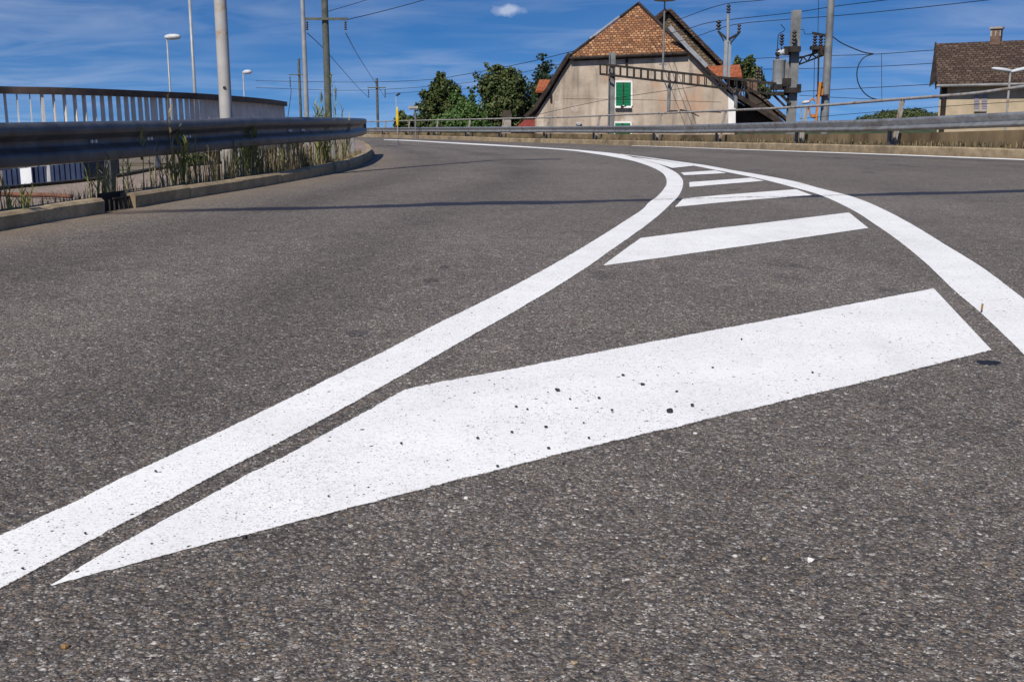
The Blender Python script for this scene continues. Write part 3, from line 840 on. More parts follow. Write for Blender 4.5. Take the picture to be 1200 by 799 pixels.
def wire(pts, label, r=.014, n=20, sag=0, loop=False):
    pts = [Vector(p) for p in pts]
    if len(pts) == 2:
        a, c = pts; q = [a.lerp(c, k / n) - Vector((0, 0, sag * 4 * (k / n) * (1 - k / n))) for k in range(n + 1)]
    else: q = cat_rom(pts, .35 if not loop else .1)
    b = MB(); b.tube(q, r, 6)
    return single(b, 'overhead_wire', M['cable'], label, 'wire', 'overhead wires')
wire([e1[0] - Vector((0, 0, .1)), P(378, 56, 52), P(420, 103, 85), e3[0]], 'sagging wire between the crossarm ends nearer the pale mast of the two facing poles', r=.016)
wire([e1[1] - Vector((0, 0, .1)), P(421, 68, 60), e3[1]], 'sagging wire from the far crossarm end of the dark pole to the slim pole', r=.016)
wire([e1[1] + Vector((0, 0, .35)), P(450, 13, 44), P(498, 0, 48), P(560, -18, 54)], 'wire leaving the dark pole crossarm and rising out of the top of the photo', r=.014)
wire([P(382, 14.5, 40), P(430, 0, 46), P(500, -24, 54)], 'short piece of wire above the dark pole crossarm, cut by the photo top', r=.011)
wire([e2[0], P(341, 110, 70), P(337, 140, 60)], 'thin wire hanging down from the distant pole behind the pale mast', r=.018)
wire([P(300, 95, 110), P(420, 96.5, 106), P(505, 93.5, 100), P(540, 88.3, 95), P(610, 75, 88), P(672, 60, 80), P(700, 52, 78)], 'uppermost wire running from the slim pole over the trees to the house roof', r=.024)
wire([P(300, 103, 112), P(420, 106, 106), P(540, 98, 100), P(620, 83.5, 92), P(660, 74.5, 86), P(690, 67, 80)], 'middle wire running from the slim pole over the trees to the house roof', r=.022)
wire([P(452, 110, 105), P(556, 103.5, 100), P(628, 92, 92)], 'lowest wire running from the slim pole into the big round tree', r=.018)
wire([P(760, 37, 62), P(796, 23, 54), P(853, 4.5, 49), P(898, 0, 50), P(990, -14, 50)], 'highest wire carried on the tip of the gantry insulator mast', r=.015)
wire([P(770, 43.5, 62), P(806, 34, 54), P(842, 25, 49), P(930, 15, 46.5), P(980, 7.5, 44), P(1040, 0, 42), P(1120, -12, 40)], 'wire carried on the forked insulator mast on the side of the house', r=.015)
wire([P(780, 53, 62), P(816, 43, 54), P(865, 28.5, 49), P(930, 22.5, 47), P(980, 18.8, 45), P(1060, 11, 43), P(1160, 0, 40), P(1260, -12, 38)], 'wire carried on the forked insulator mast on the side of the transformer', r=.015)
wire([P(861, 70, 60), P(940, 66.3, 60), P(1020, 64, 58), P(1100, 58.5, 55), P(1290, 44, 50)], 'wire passing behind the transformer at half height to the cottage gable', r=.018)
wire([P(886, 81.5, 60), P(940, 80.8, 58), P(1030, 78, 57), P(1100, 74, 55), P(1290, 61, 50)], 'wire passing behind the grey drum of the transformer to the cottage roof', r=.018)
wire([P(937, 107.5, 60), P(1030, 102.5, 58), P(1100, 98.6, 55), P(1200, 93, 53)], 'wire reaching the cottage just below its roof edge', r=.018)
wire([P(937, 112, 50), P(980, 114.5, 46), P(1026, 116.5, 42), P(1060, 117, 38)], 'low slack wire between the steel post and the loop of cable', r=.012)
wire([P(937, 139.5, 40), P(980, 135.3, 38), P(1100, 125.5, 34), P(1200, 118.8, 31), P(1290, 112, 29)], 'lowest wire passing in front of the cottage window', r=.009)
wire([P(660, 116, 55), P(742, 117, 54), P(845, 120, 50)], 'thin contact wire running in front of the stucco gable below the gantry', r=.011)
wire([P(610, 139, 56), P(712, 117, 51), P(820, 101, 48)], 'oblique thin wire crossing the stucco gable behind the shutter', r=.011)
wire([P(975.5, 43, 44), P(985, 50, 44), P(1000, 57, 44), P(1014, 62, 44), P(1024, 63.5, 44)], 'thick slack cable curving down from the tall tapered mast', r=.022, loop=True)
wire([P(1024, 63.5, 44), P(1012, 68, 44), P(1005, 80, 44), P(1005, 95, 44), P(1011, 107, 44), P(1020, 114.5, 44), P(1027, 116.5, 44)], 'thick cable hanging in a half round loop right of the tall mast', r=.022, loop=True)
wire([P(1033, 63.5, 44), P(1033.4, 117, 44)], 'short vertical wire beside the half round cable loop', r=.010)
wire([P(959.5, -10, 46), P(958.5, 42, 46)], 'vertical wire dropping onto the bracket insulators from above', r=.012)
wire([P(954.5, 70, 46), P(953.5, 118, 46)], 'vertical wire hanging from the bracket towards the orange switch arm', r=.012)
wire([P(937, 35, 46), P(942, 35, 46), P(943, 40, 46), P(952, 40, 46)], 'small bent wire linking the steel post to the bracket insulators', r=.014, loop=True)

# background lamps and bits beyond the far rail
lamp(464.5, 464, 113, 90, .03, (1, 0, .5), .42, label='dark little street lamp above the yellow folded parasol', headmat='steel_dark', gz=-6.4, polemat='steel_pale', head_w=.35, head_h=.2, off=(0, 0, .05))
base = P(466, 149, 75); y0 = thing('folded_parasol', 'folded yellow parasol on a post behind the far guardrail', 'parasol', (base.x, 75, -6.4))
b = MB(); b.lathe((base.x, 75, 0), [(.03, .9), (.08, 1.0), (.12, 1.4), (.09, 1.9), (.03, 2.25)], 10); b.build('canopy', M['yellow'], y0, smooth=True)
b = MB(); b.tube([(base.x, 75, -6.4), (base.x, 75, .95)], .04, 8); b.build('pole', M['stone'], y0)
t = P(486.5, 128, 70); fl = thing('flat_lamp', 'post lamp with a flat square top left of the round trees', 'street lamp', (t.x, 70, -6.4))
b = MB(); b.tube([(t.x, 70, -6.4), t], .05, 8); b.build('pole', M['steel_grey'], fl)
b = MB(); c = P(484.5, 126, 70); b.box(c, (.62, .5, .16)); b.box(c + Vector((0, 0, -.12)), (.5, .4, .06)); b.build('lamp_head', M['stone'], fl)
c = P(594, 146, 66); pl = thing('stone_pillar', 'square stone pillar with a darker cap behind the far railing', 'pillar', (c.x, 66, -6.4))
b = MB(); b.box((c.x, 66, (1.42 - 6.4) / 2), (.50, .5, 7.82)); b.build('shaft', M['stone'], pl)
b = MB(); zc = 1.55; b.box((c.x, 66, zc - .03), (.62, .62, .30)); b.box((c.x, 66, zc + .22), (.46, .46, .20)); b.build('cap', M['boards'], pl)
# low shed with red roof
s0 = P(606, 149, 70); s1 = P(640, 149, 70); rz = P(617, 143, 70).z
sh = thing('shed', 'low shed with dull red roof tucked against the left of the stucco house', 'shed', ((s0.x + s1.x) / 2, 71, -6.4))
b = MB(); b.box(((s0.x + s1.x) / 2, 71.5, (-6.4 + rz - .5) / 2), (s1.x - s0.x, 2.5, rz - .5 + 6.4)); b.build('wall', M['boards'], sh)
b = MB(); b.prism([(s0.x - .25, 70, rz - .5), (s0.x - .25, 73, rz - .5), (s0.x + .55, 71.5, rz + .1), (s0.x + .55, 71.4, rz + .1)], (0.01, 0, 0))
b = MB(); b._add([(s0.x - .2, 70, rz - .45), (s1.x, 70, rz - .45), (s1.x, 71.5, rz + .15), (s0.x + .5, 71.5, rz + .15), (s0.x - .2, 73, rz - .45), (s1.x, 73, rz - .45)], [(0, 1, 2, 3), (3, 2, 5, 4), (0, 3, 4)]); b.build('roof', mottled('dull_red_roof', (.16, .03, .022), (.24, .05, .035), 4), sh)

# ------------------------------------------------------------------ the stucco house
def HY(u): return 63.0 - 2.5 * (u - 627) / 235.0      # gable front, turned slightly
def HP(u, v, dy=0.0): 
    p = P(u, v, HY(u) + dy); return p
hb = HP(745, 149)
house = thing('stucco_house', 'old stained stucco house with half hipped orange tile roof and green shutters', 'house', (hb.x, HY(745), -6.4))
gdir = (HP(862, 149) - HP(627, 149)); gdir.z = 0; gdir.normalize()
back = Vector((-gdir.y, gdir.x, 0))
DEP = 11.0
wl = [(627, 149), (627, 137), (634, 126), (645, 109), (657, 88), (671, 66), (740, 63), (804, 60), (818, 74), (831, 87), (847, 102), (862, 117), (862, 149)]
w3 = [HP(*p) for p in wl]
w3[0].z = -6.4; w3[-1].z = -6.4
b = MB(); b.prism(w3, back * DEP); b.build('wall', M['stucco'], house)
# roof: gambrel sides as slabs over the verge, half hip in front, upper slopes behind
ov = back * -.32
def slab(b, line, depth, th=.16, start=ov, flip=1):
    """roof slab following a profile line in the gable plane, extruded backwards"""
    pts = [HP(*p) for p in line]
    nr = []
    for i in range(len(pts)):
        d = (pts[min(i + 1, len(pts) - 1)] - pts[max(i - 1, 0)]).normalized()
        n_ = back.cross(d) * flip
        nr.append(n_.normalized())
    poly = [p + start + n_ * .02 for p, n_ in zip(pts, nr)] + [p + start + n_ * (.02 + th) for p, n_ in zip(pts[::-1], nr[::-1])]
    b.prism(poly, back * depth); return b
lv = [(618, 139), (630, 128), (644, 107), (657, 85), (670.5, 64.5)]
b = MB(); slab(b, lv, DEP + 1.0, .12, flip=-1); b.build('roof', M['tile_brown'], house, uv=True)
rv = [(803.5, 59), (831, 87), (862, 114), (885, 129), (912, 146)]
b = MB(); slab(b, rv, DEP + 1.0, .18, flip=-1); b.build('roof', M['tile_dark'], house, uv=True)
# barge boards along the verges
b = MB(); slab(b, lv, .06, .20, start=back * -.38, flip=-1); b.build('bargeboard', M['fascia'], house)
b = MB(); slab(b, rv[:2] + [(862, 114)], .06, .10, start=back * -.40, flip=-1); slab(b, [(862, 114), (885, 129), (912, 146)], .06, .24, start=back * -.38, flip=-1); b.build('bargeboard', M['fascia'], house)
b = MB(); slab(b, [(783, 34), (803, 56.5), (827, 80.5)], .05, .22, start=back * -.44, flip=-1); b.build('flashing', M['fascia_pale'], house)
# half hip
eL = HP(668.5, 66.5) + back * -.24; eR = HP(805.5, 60.5) + back * -.24
apx = P(748.3, 5.5, HY(748) + 2.6)
th = Vector((0, 0, -.14))
ridge_back = apx + back * 8.5
b = MB()
b._add([eL, eR, apx, eL + th, eR + th, apx + th], [(0, 1, 2), (5, 4, 3), (0, 3, 4, 1)])
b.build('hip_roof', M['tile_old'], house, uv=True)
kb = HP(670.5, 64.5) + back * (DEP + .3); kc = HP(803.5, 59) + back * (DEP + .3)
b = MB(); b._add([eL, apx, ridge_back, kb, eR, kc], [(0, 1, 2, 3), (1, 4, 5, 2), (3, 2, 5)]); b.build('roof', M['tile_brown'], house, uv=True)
b = MB()
b.tube([eL + Vector((0, 0, .03)), eL.lerp(apx, .35) + Vector((0, 0, .05))], .09, 8); b.build('hip_ridge', M['fascia'], house)
b = MB(); b.tube([eL.lerp(apx, .30) + Vector((-.06, 0, .06)), eL.lerp(apx, .73) + Vector((-.06, 0, .07))], .085, 8); b.build('flashing', M['fascia_pale'], house)
b = MB(); b.tube([eL.lerp(apx, .73) + Vector((0, 0, .05)), apx + Vector((0, 0, .07)), apx.lerp(eR, .5) + Vector((0, 0, .06)), eR + Vector((0, 0, .03))], .10, 8); b.build('hip_ridge', M['fascia'], house)
b = MB(); b.tube([eL + Vector((0, -.06, -.12)), eR + Vector((0, -.06, -.12))], .085, 8); b.build('gutter', M['fascia'], house)
# boards under the hip eave
b = MB(); b.prism([HP(673, 67.5) + back * -.03, HP(803, 62) + back * -.03, HP(806, 66.5) + back * -.03, HP(672, 72) + back * -.03], back * .02); b.build('eave_board', M['boards'], house)
# windows with shutters
def window(u0, v0, u1, v1, root, fm, smat, fr=.10, split=True):
    a = HP(u0, v0) + back * -.03; c = HP(u1, v0) + back * -.03; d = HP(u1, v1) + back * -.03; e = HP(u0, v1) + back * -.03
    fo = MB(); ti = Vector((0, 0, 1))
    for x, y in ((a, c), (c, d), (d, e), (e, a)): fo.bar(x, y, fr, .10, up=back)
    w = fo.build('window_frame', fm, root)
    b = MB(); b.prism([a + back * -.005, c + back * -.005, d + back * -.005, e + back * -.005], back * -.012); b.build('pane', M['fascia'], w)
    gx = (c - a).normalized()
    mid_t = a.lerp(c, .5); mid_b = e.lerp(d, .5)
    for p, q, r, s in ((a, mid_t, mid_b, e), (mid_t, c, d, mid_b)):
        p = p + gx * .05; q = q - gx * .03; r = r - gx * .03; s = s + gx * .05
        b = MB(); b.prism([p + back * -.05, q + back * -.05, r + back * -.05, s + back * -.05], back * .04); b.build('shutter', smat, w)
    b = MB(); b.bar(e + back * -.1 - ti * .08, d + back * -.1 - ti * .08, .22, .07); b.build('sill', fm, w)
    return w
window(721, 95.8, 740.5, 124.5, house, M['plaster_white'], M['green'])
window(720, 143.5, 739.5, 172, house, M['plaster_white'], M['green'])
b = MB(); c = HP(731, 125.5) + back * -.2; b.box(c, (.30, .10, .10)); b.build('shutter_latch', M['fascia'], house)
# white quoin strip at the right corner
b = MB(); b.prism([HP(853.5, 108.5) + back * -.02, HP(862, 116.5) + back * -.02, HP(862, 152) + back * -.02, HP(853.5, 152) + back * -.02], back * .015); b.build('white_corner', M['plaster_white'], house)
# vent slit below hip, small brackets and wall lamp
b = MB(); b.box(HP(734.5, 71) + back * -.05, (.14, .06, .62)); b.build('wall_slit', M['fascia'], house)
b = MB(); c = HP(678.5, 144.5) + back * -.12; b.box(c, (.30, .22, .08)); b.box(c + Vector((0, 0, -.07)), (.18, .16, .08)); b.build('wall_lamp', M['white_lamp'], house)
b = MB(); c = HP(646, 115) + back * -.06; b.box(c, (.10, .10, .45)); b.build('bracket', M['fascia'], house)
# dark sheet standing in for the shaded open lean-to under the right roof
b = MB(); b.prism([HP(862.5, 118, 1.2), HP(908, 146, 1.2), HP(908, 150, 1.2), HP(862.5, 150, 1.2)], back * .2); b.build('lean_to_shade', M['boards'], house)
# dormers
def dormer(pts_roof, pts_wall, dyw, roof_top_dy):
    b = MB(); p = [HP(*pts_roof[0], roof_top_dy), HP(*pts_roof[1], roof_top_dy), HP(*pts_roof[2], 1.0), HP(*pts_roof[3], 1.0)]
    b.prism(p, Vector((0, .05, -.12))); d = b.build('dormer', M['tile_red'], house, uv=True)
    b = MB(); b.prism([HP(*q, dyw) for q in pts_wall], back * 2.0); b.build('dormer_wall', M['fascia'], d)
dormer([(632, 93.5), (650, 93.5), (646, 106.5), (627.5, 106.5)], [(630, 106), (646, 106), (640, 118), (630.5, 125)], 1.5, 3.2)
dormer([(826, 78), (867, 76), (870, 90), (838, 91)], [(846, 90.5), (868, 90), (869, 118), (862, 112)], 1.6, 3.4)
b = MB(); b.prism([HP(868, 77, 2.6), HP(872.5, 91, 1.0), HP(876, 104, 1.4), HP(869.5, 104, 1.4)], back * .3); b.build('dormer_verge', M['fascia'], house)
b = MB(); b.prism([HP(876, 92, 2.2), HP(887, 92, 2.2), HP(888, 107, 2.2), HP(876, 107, 2.2)], back * 1.2); b.build('dormer_wall', M['brick'], house)
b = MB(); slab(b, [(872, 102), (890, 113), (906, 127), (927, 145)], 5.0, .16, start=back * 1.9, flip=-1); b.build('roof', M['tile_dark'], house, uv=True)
b = MB(); b.prism([HP(873, 104, 2.0), HP(890, 116, 2.0), HP(906, 130, 2.0), HP(922, 146, 2.0), HP(905, 150, 2.0), HP(873, 130, 2.0)], back * .2); b.build('side_wall', M['boards'], house)

# second house behind, tile hung gable
def BP(u, v, dy=0): return P(u, v, 78 + dy)
cb = BP(785, 149)
h2 = thing('rear_house', 'second roof with brown tile hung gable peeking over the stucco house', 'house', (cb.x, 78, -6.4))
g2 = [BP(718, 80), BP(782, 15), BP(846, 82), BP(846, 149), BP(718, 149)]
g2[3].z = g2[4].z = -6.4
b = MB(); b.prism(g2, (0, 9, 0)); b.build('wall', M['tile_brown'], h2, uv=True)
b = MB()
for a, c in (((781.8, 13.5), (851, 84)), ((781.8, 13.5), (712, 84))):
    p = BP(*a); q = BP(*c); d = (q - p).normalized(); nn = Vector((-d.z, 0, d.x)); nn = nn if nn.z > 0 else -nn
    b.prism([p + Vector((0, -.4, 0)), q + Vector((0, -.4, 0)), q + Vector((0, -.4, 0)) + nn * .26, p + Vector((0, -.4, 0)) + nn * .26], (0, 10, 0))
b.build('roof', M['tile_dark'], h2, uv=True)

# ------------------------------------------------------------------ railway gantry
def GY(u): return 50.5 - 4.5 * (u - 705) / 200.0
def GP(u, v, dy=0): return P(u, v, GY(u) + dy)
ga = GP(716, 149); gan = thing('railway_gantry', 'steel lattice gantry beam on a flanged post in front of the stucco house', 'gantry', (ga.x, ga.y, -6.4))
# left H post
b = MB(); ptop = GP(713.7, 62); px_, py_ = ga.x, ga.y
for s in (-1, 1): b.box((px_ + s * .13, py_, (ptop.z - 6.4) / 2), (.025, .26, ptop.z + 6.4))
b.box((px_, py_, (ptop.z - 6.4) / 2), (.25, .02, ptop.z + 6.4)); b.build('post', M['steel_grey'], gan)
def lattice(b, t0, t1, b0, b1, n, w, ch=.075):
    for off in (-w / 2, w / 2):
        o_ = Vector((0, off, 0))
        b.bar(t0 + o_, t1 + o_, .06, ch); b.bar(b0 + o_, b1 + o_, .06, ch)
    for k in range(n + 1):
        t = k / n
        for off in (-w / 2, w / 2):
            o_ = Vector((0, off, 0)); b.bar(t0.lerp(t1, t) + o_, b0.lerp(b1, t) + o_, .045, .03, up=(0, 1, 0))
        b.bar(b0.lerp(b1, t) + Vector((0, -w / 2, 0)), b0.lerp(b1, t) + Vector((0, w / 2, 0)), .04, .04)
    return b
b = MB(); lattice(b, GP(703.5, 75.5, -.2), GP(908, 98, -.2), GP(703.5, 87, -.2), GP(908, 110.5, -.2), 24, .42, .075); b.build('lattice_beam', M['steel_dark'], gan)
for u, v0_, v1_ in ((784.5, 94, 130.5), (863, 103, 127)):
    b = MB(); top = GP(u, v0_, -.2); bot = GP(u, v1_, -.2); bot.x = top.x
    b.tube([top, bot], .075, 10)
    for s in (-1, 1):
        b.bar(top + Vector((s * .26, 0, .02)), top + Vector((s * .03, 0, -.52)), .035, .035)
    b.build('hanger', M['steel_grey'], gan)
b = MB(); h0 = GP(785, 130.8, -.2); b.bar(h0 + Vector((-.12, 0, 0)), h0 + Vector((.35, 0, 0)), .06, .10); b.tube([GP(797, 128.5, -.2), GP(803, 130, -.2), GP(812, 133, -.2), GP(819, 136.5, -.2)], .025, 6); b.tube([GP(797, 130, -.2), GP(845, 132, -.2)], .022, 6); b.build('contact_arm', M['steel_dark'], gan)
# braces at the right end
b = MB(); b.bar(GP(904, 109, -.2), GP(921, 126, -.2), .08, .08); b.bar(GP(913, 109, -.2), GP(926, 122, -.2), .12, .10); b.build('brace', M['steel_dark'], gan)

# mushroom lamp on the gantry
t = GP(779, 1, .1); bse = GP(779, 82, .1); bse.x = t.x
ml = thing('mushroom_lamp', 'lamp with a wide dish head on a thin pole rising from the gantry', 'street lamp', bse)
b = MB(); b.tube([bse, t], [.05, .035], 8); b.box(bse.lerp(t, .08), (.34, .06, .06)); b.build('pole', M['steel_grey'], ml)
b = MB(); b.lathe(t + Vector((0, 0, -.02)), [(.08, -.02), (.46, .02), (.50, .06), (.40, .13), (.12, .19)], 18); b.build('lamp_head', M['stone'], ml, smooth=True)

# forked insulator mast standing on the beam
mb_ = GP(852, 92, .1); mt = GP(852.5, 22, .1)
fm = thing('insulator_mast', 'forked steel mast with three dark insulators standing on the gantry beam', 'mast', mb_)
b = MB(); mt.x = mb_.x + .03
for s in (-.11, .06): b.box((mb_.x + s, mb_.y, (mb_.z + GP(852, 48, .1).z) / 2), (.15 if s < 0 else .11, .10, GP(852, 48, .1).z - mb_.z))
b.tube([GP(853, 50, .1), GP(853.3, 17, .1)], .065, 8); b.build('mast', M['steel_pale'], fm)
b = MB()
for q in ((841.5, 37), (866, 39.5)):
    e = GP(q[0], q[1], .1)
    b.bar(GP(853, 47, .1), e, .085, .08); 
    b.bar(GP(850 if q[0] < 850 else 856, 51, .1), e, .045, .045)
b.build('fork_arm', M['steel_dark'], fm)
for (u, va, vb, r) in ((853.6, 16, 5.5, .10), (842, 35.5, 24, .12), (866, 39, 28, .085)):
    c = GP(u, va, .1); hh = GP(u, vb, .1).z - c.z; b = MB(); insul(b, c, r, hh, 3); b.build('insulator', M['insul'], fm, smooth=True)
# twin insulators by the drum
c = GP(888, 96, 0); tw = thing('insulator_pair', 'pair of small dark insulators on the gantry beam left of the drum', 'insulator', c)
for u in (886.5, 890.8):
    b = MB(); q = GP(u, 96, 0); insul(b, q, .085, GP(u, 81, 0).z - q.z, 4); b.build('insulator', M['insul'], tw, smooth=True)

# steel post with transformer
sp = GP(926.5, 149, 0); st = thing('steel_post', 'broad flanged steel post carrying the transformer drum', 'post', (sp.x, sp.y, -6.4))
pt = GP(932.5, 12, 0); hgt2 = pt.z + 6.4
b = MB()
for s in (-1, 1): b.box((sp.x, sp.y + s * .15, -6.4 + hgt2 / 2), (.34, .03, hgt2))
b.box((sp.x + .04, sp.y, -6.4 + hgt2 / 2), (.03, .28, hgt2)); b.build('column', M['steel_grey'], st)
b = MB(); insul(b, GP(930.5, 52, -.35), .10, .55, 4); b.build('insulator', M['insul'], st, smooth=True)
for c_, z_ in ((GP(931, 58, -.3), (.46, .3, .22)), (GP(928, 106, -.25), (.58, .35, .20)), (GP(936, 104, -.1), (.10, .4, .35)), (GP(919, 110, -.1), (.85, .3, .16))):
    b = MB(); b.box(c_, z_); b.build('clamp', M['steel_dark'], st)
dc = GP(912, 100, -.1); tr = thing('transformer', 'pale grey transformer drum with black bushings on a bracket beside the steel post', 'transformer', dc)
dh = GP(912, 70.5, -.1).z - dc.z
b = MB(); b.lathe(dc, [(.20, 0), (.25, .02), (.255, .05), (.255, dh - .06), (.27, dh - .04), (.27, dh), (.12, dh + .03)], 22); b.build('drum', M['steel_pale'], tr, smooth='auto')
b = MB(); b.box(GP(921.5, 86, .1), (.16, .2, dh * .9)); b.build('tank', M['steel_grey'], tr)
b = MB(); b.box(GP(913, 103, -.1), (.55, .5, .18)); b.box(GP(921, 97, -.1), (.34, .4, .34)); b.box(GP(917, 63, 0), (.55, .3, .10)); b.box(GP(924, 60, 0), (.35, .3, .35)); b.build('bracket', M['steel_dark'], tr)
b = MB(); b.tube([GP(912.5, 62.5, -.1), GP(920, 61, -.1)], .12, 10); b.build('terminal_box', M['white_lamp'], tr)
b = MB(); insul(b, GP(911, 70, -.15), .085, GP(911, 57, -.15).z - GP(911, 70, -.15).z, 4); b.build('bushing', M['insul'], tr, smooth=True)
b = MB(); insul(b, GP(916, 53, -.15), .105, GP(916, 40, -.15).z - GP(916, 53, -.15).z, 4); b.tube([GP(916, 53, -.15), GP(916, 62, -.15)], .03, 6); b.build('bushing', M['insul'], tr, smooth=True)
b = MB(); b.tube([GP(911, 57, -.15), GP(912, 42, -.15), GP(915, 38.5, -.15), GP(918.5, 37, -.15), GP(919.5, 34, -.15), GP(915, 29, -.15)], .018, 6); b.build('lead', M['cable'], tr)

# tall tapered mast and its bracket
mY = 44.0
q = P(965.5, 149, mY); tq = P(965.5 + 10.2, -8, mY)
tm = thing('tapered_mast', 'tall grey tapered steel mast right of the transformer, running out of the photo top', 'mast', (q.x, mY, -6.4))
b = MB(); b.tube([(q.x, mY, -6.4), (q.x, mY, 2), (q.x, mY, tq.z + .5)], [.19, .165, .13], 18); b.build('column', M['steel_grey'], tm, smooth='auto')
b = MB()
b.box(P(961, 104, mY - .1), (.14, .2, .5)); b.box(P(963.5, 112, mY - .1), (.42, .42, .06)); b.tube([P(959.5, 60, mY), P(957.5, 145, mY)], .035, 8); b.build('conduit', M['steel_dark'], tm)
ba = P(950, 66, 45.5); bk = thing('switch_bracket', 'lattice bracket with three dark insulators between steel post and tall mast', 'bracket', ba)
b = MB(); a0 = P(936, 68.5, 46); a1 = P(968, 59, 44.2); c0 = P(936, 76, 46); c1 = P(968, 64, 44.2)
b.bar(a0, a1, .06, .06); b.bar(c0, c1, .05, .05)
for k in range(7):
    t0 = k / 6; b.bar((a0 if k % 2 else c0).lerp(a1 if k % 2 else c1, t0), (c0 if k % 2 else a0).lerp(c1 if k % 2 else a1, min(t0 + .16, 1)), .04, .04)
b.box(P(960, 56.5, 44.7), (.70, .3, .14)); b.box(P(965, 61, 44.5), (.36, .3, .28)); b.box(P(957, 60, 44.8), (.30, .3, .16)); b.bar(P(952, 39, 45), P(971, 42.5, 44.3), .05, .10); b.build('lattice_arm', M['steel_dark'], bk)
for u in (954.7, 961.5, 968):
    c = P(u, 54.5, 44.7); b = MB(); insul(b, c, .10, P(u, 41, 44.7).z - c.z, 4); b.build('insulator', M['insul'], bk, smooth=True)
# orange switch arm
oc = P(955, 141, 43); ob = thing('orange_switch_frame', 'orange painted ladder like frame leaning against the tall mast', 'frame', oc)
b = MB(); l0 = P(954.5, 142, 43); l1 = P(961, 97, 43.2); r0 = P(958.5, 142, 43); r1 = P(962.8, 97, 43.2)
b.bar(P(956, 143, 43), l1, .09, .06); b.bar(l1, P(964, 103, 43.4), .07, .06); b.bar(P(964, 103, 43.4), P(963, 112, 43.4), .06, .06); b.build('arm', M['orange'], ob)
b = MB()
hoop = [P(955.5, 119, 43), P(952, 116, 43), P(949, 119, 43), P(948.5, 126, 43), P(949.5, 134, 43), P(952.5, 138, 43), P(956, 137, 43)]
b.tube(cat_rom([hoop[0], hoop[1], hoop[2]], .03), .032, 6); b.tube(cat_rom(hoop[3:], .03), .032, 6); b.box(P(952.5, 136, 43), (.16, .1, .12)); b.build('hoop', M['orange'], ob)
lamp(938, 939.5, 120.5, 58, .03, (1, 0, .1), .46, label='little white street lamp head between the steel post and the orange frame', gz=-6.4, head_w=.34, head_h=.2)

# ------------------------------------------------------------------ cottage at the right
def CY(u): return 51.0 - 1.9 * (u - 1100) / 100.0
def CP(u, v, dy=0): return P(u, v, CY(u) + dy)
cc = CP(1150, 149); cot = thing('cottage', 'cream cottage with big dark brown tile roof, brick chimney and grey shutters', 'house', (cc.x, CY(1150), -6.4))
cd = (CP(1260, 149) - CP(1100, 149)); cd.z = 0; cd.normalize(); cbk = Vector((-cd.y, cd.x, 0))
wa = CP(1102, 100); wbq = CP(1320, 88); 
zt = wa.z + .1
b = MB(); b.prism([Vector((wa.x, wa.y, -6.4)), Vector((wbq.x, wbq.y, -6.4)), Vector((wbq.x, wbq.y, zt)), Vector((wa.x, wa.y, zt))], cbk * 7); b.build('wall', M['beige_wall'], cot)
el = CP(1100.5, 97.2) - cbk * .42; er_ = CP(1330, 85) - cbk * .42; er_.z = el.z
rl_h = P(1097, 51.3, CY(1097) + 3.2)
rl = el + cbk * 3.6; rl.z = P(1097, 51.3, rl.y).z; rl.x = P(1097, 51.3, rl.y).x
rr = rl + cd * (er_ - el).length
tk = Vector((0, 0, -.16))
b = MB(); b._add([el, er_, rr, rl, el + tk, er_ + tk, rr + tk, rl + tk], [(0, 1, 2, 3), (4, 7, 6, 5), (0, 4, 5, 1), (0, 3, 7, 4), (1, 5, 6, 2), (2, 6, 7, 3)]); b.build('roof', M['tile_dark'], cot, uv=True)
bl = rl + cbk * 4.2; bl.z = el.z; brr = rr + cbk * 4.2; brr.z = el.z
b = MB(); b._add([rl, rr, brr, bl, rl + tk, rr + tk, brr + tk, bl + tk], [(0, 1, 2, 3), (4, 7, 6, 5), (3, 2, 6, 7), (0, 3, 7, 4), (1, 5, 6, 2)]); b.build('roof', M['tile_dark'], cot, uv=True)
# gable infill and verge boards
b = MB(); b.prism([Vector((wa.x, wa.y, zt)), rl - Vector((0, 0, .35)) + cd * .1, Vector((wa.x, wa.y, zt)) + cbk * 7], cd * .15); b.build('gable', M['boards'], cot)
b = MB(); b.bar(el - cd * .04 + Vector((0, 0, -.12)), rl - cd * .04 + Vector((0, 0, -.12)), .06, .42); b.bar(rl - cd * .04 + Vector((0, 0, -.12)), bl - cd * .04 + Vector((0, 0, -.12)), .06, .42)
b.prism([el - cd * .35 + Vector((0, 0, -.2)), el - cd * .02 + Vector((0, 0, .1)), rl - cd * .05, ], cbk * .05)
b.build('bargeboard', M['fascia'], cot)
b = MB(); b.tube([el - cbk * .06 + Vector((0, 0, -.16)), er_ - cbk * .06 + Vector((0, 0, -.16))], .07, 8); b.build('gutter', M['steel_grey'], cot)
b = MB(); b.box(CP(1104, 149) + Vector((0, -.05, -3.2)) + Vector((0, 0, (zt - 0) * .0)), (.30, .12, 6.4)); 
q0 = CP(1104, 149); b = MB(); b.box((q0.x, q0.y - .06, (zt - 6.4) / 2), (.30, .16, zt + 6.4)); b.build('corner_post', M['fascia'], cot)
for (u0, v0_, u1, v1_) in ((1170, 104, 1186, 137), (1186, 137, 1194, 104)):  # dark bars standing in for the diagonal shade on the wall
    b = MB(); b.bar(CP(u0, v0_) - cbk * .03, CP(u1, v1_) - cbk * .03, .12, .05, up=cbk); b.build('wall_shade_bar', M['boards'], cot)
